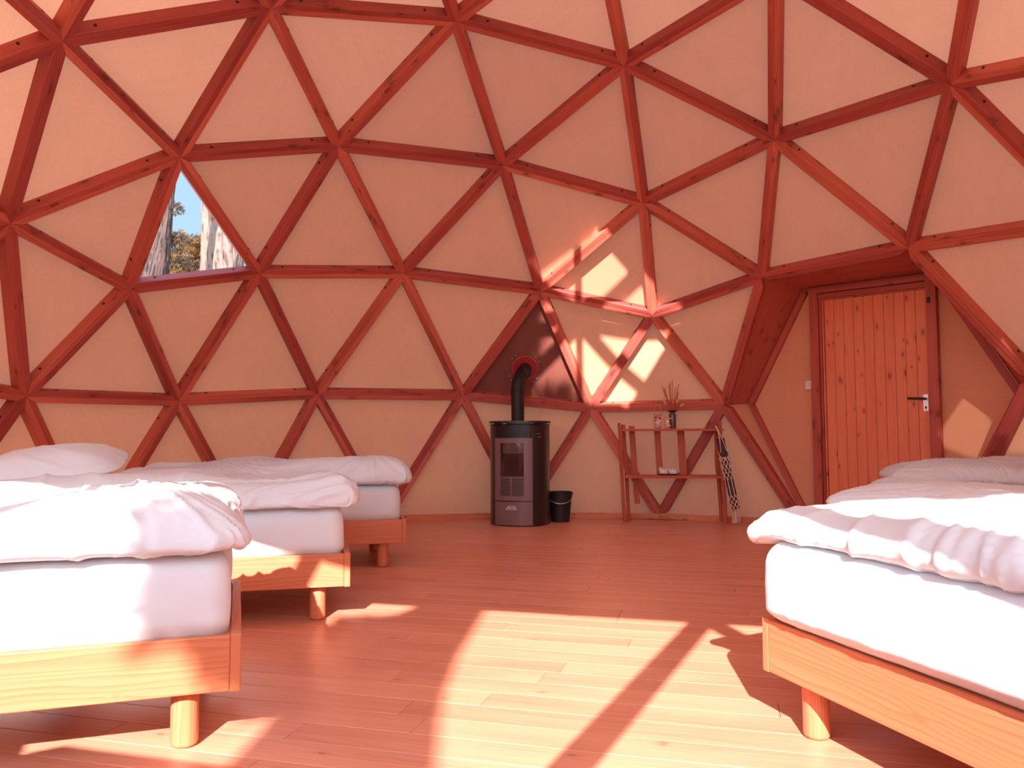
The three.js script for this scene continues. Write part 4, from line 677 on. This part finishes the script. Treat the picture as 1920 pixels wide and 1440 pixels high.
{
  // pale thick trunk seen through the triangular window
  const t1 = thing('tree', 'thick pale barked tree trunk outside the triangular window', 'tree'), p1 = along(-20.0, 0, 13.5);
  part('trunk', trunkGeo([V(p1.x, -0.4, p1.z), V(p1.x - 0.01, 2.5, p1.z), V(p1.x - 0.04, 5, p1.z), V(p1.x - 0.05, 9, p1.z)], [0.40, 0.345, 0.315, 0.24], 1, 160, 120, 0.07), barkMat([0.20, 0.135, 0.113], [0.085, 0.046, 0.038], 3), t1);
  const q1 = along(-20.4, 15.6, 13.2); foliage(t1, [[p1.x, 10, p1.z, 2.4, 900], [q1.x - 0.12, q1.y + 0.35, q1.z, 0.08, 8]], [[0.08, 0.055, 0.04], [0.11, 0.08, 0.04]], 8, 0.42);
  const t2 = thing('tree', 'dark leaning tree trunk at the lower corner of the triangular window', 'tree'), p2 = along(-24.6, 0, 12.2), p3 = along(-23.5, 15.5, 12.2);
  part('trunk', trunkGeo([V(p2.x - 0.05, -0.4, p2.z), V(p2.x, 2.2, p2.z), V(p2.x + 0.1, 3.2, p2.z), p3, p3.clone().add(V(0.35, 3, 0))], [0.26, 0.21, 0.18, 0.07, 0.04], 5, 120, 70, 0.12), barkMat([0.085, 0.045, 0.038], [0.014, 0.009, 0.009], 13), t2);
  foliage(t2, [[p3.x + 0.12, p3.y - 0.2, p3.z, 0.09, 22], [p3.x + 0.02, p3.y - 0.62, p3.z, 0.13, 40], [p3.x + 0.12, p3.y - 0.95, p3.z, 0.1, 24], [p3.x, p3.y + 2.6, p3.z, 1.4, 320]], [[0.06, 0.045, 0.04], [0.15, 0.09, 0.035]], 18, 0.4);
  const t3 = thing('tree', 'leafy golden tree filling the lower half of the triangular window', 'tree'), c3 = along(-22.1, 11, 17);
  part('trunk', trunkGeo([V(c3.x, -0.4, c3.z - 0.5), V(c3.x + 0.1, 2, c3.z - 0.5), V(c3.x, 4.4, c3.z - 0.4)], [0.16, 0.11, 0.05], 9, 40, 24), barkMat([0.3, 0.2, 0.15], [0.1, 0.06, 0.05], 23), t3);
  const cl = []; const rc = rng(44); for (let i = 0; i < 46; i++) { const az = -23.6 + rc() * 3.2, el = 6.5 + rc() * 7.6, lim = 14.0 - Math.abs(az + 22.1) * 1.2; if (el > lim) continue; const c = along(az, el, 16.4 + rc() * 1.4); cl.push([c.x, c.y, c.z, 0.16 + rc() * 0.18, 110]); }
  for (let i = 0; i < 40; i++) { const c = along(-27 + rc() * 9, 1 + rc() * 6.5, 17 + rc() * 2); cl.push([c.x, c.y, c.z, 0.45, 150]); }
  foliage(t3, cl, [[0.22, 0.11, 0.028], [0.17, 0.085, 0.025], [0.055, 0.042, 0.035], [0.26, 0.145, 0.045], [0.07, 0.05, 0.04]], 28, 0.42);
}
{
  // big tree behind the viewer that throws its trunk and leaves across the floor and the beds
  const s = thing('tree', 'broad tree on the sunny side whose trunk shades the floor beside the nearest bed', 'tree');
  part('trunk', trunkGeo([V(-1.15, -0.4, 8.0), V(-1.3, 2, 8.0), V(-1.36, 3.6, 8.0), V(-1.45, 4.3, 8.0), V(-1.43, 5.2, 8.0), V(-1.5, 8, 8.0)], [0.42, 0.36, 0.31, 0.25, 0.19, 0.1], 21, 80, 40), barkMat([0.5, 0.3, 0.22], [0.15, 0.08, 0.06], 33), s);
  foliage(s, [[-1.74, 4.78, 8.0, 0.17, 14], [-1.9, 4.86, 8.05, 0.16, 5], [-1.72, 4.42, 8.0, 0.2, 34], [-1.3, 7.15, 4.3, 0.42, 150, 0.5], [-1.45, 7.3, 4.9, 0.36, 90, 0.5], [-1.1, 7.0, 3.75, 0.3, 60, 0.5], [-0.8, 7.1, 5.2, 0.2, 46, 0.6], [-1.7, 7.4, 5.8, 0.5, 80], [-1.9, 7.6, 6.9, 0.6, 100]], [[0.3, 0.25, 0.1], [0.4, 0.28, 0.1]], 38, 1.3);
}

shadows(scene);
renderer.render(scene, camera);
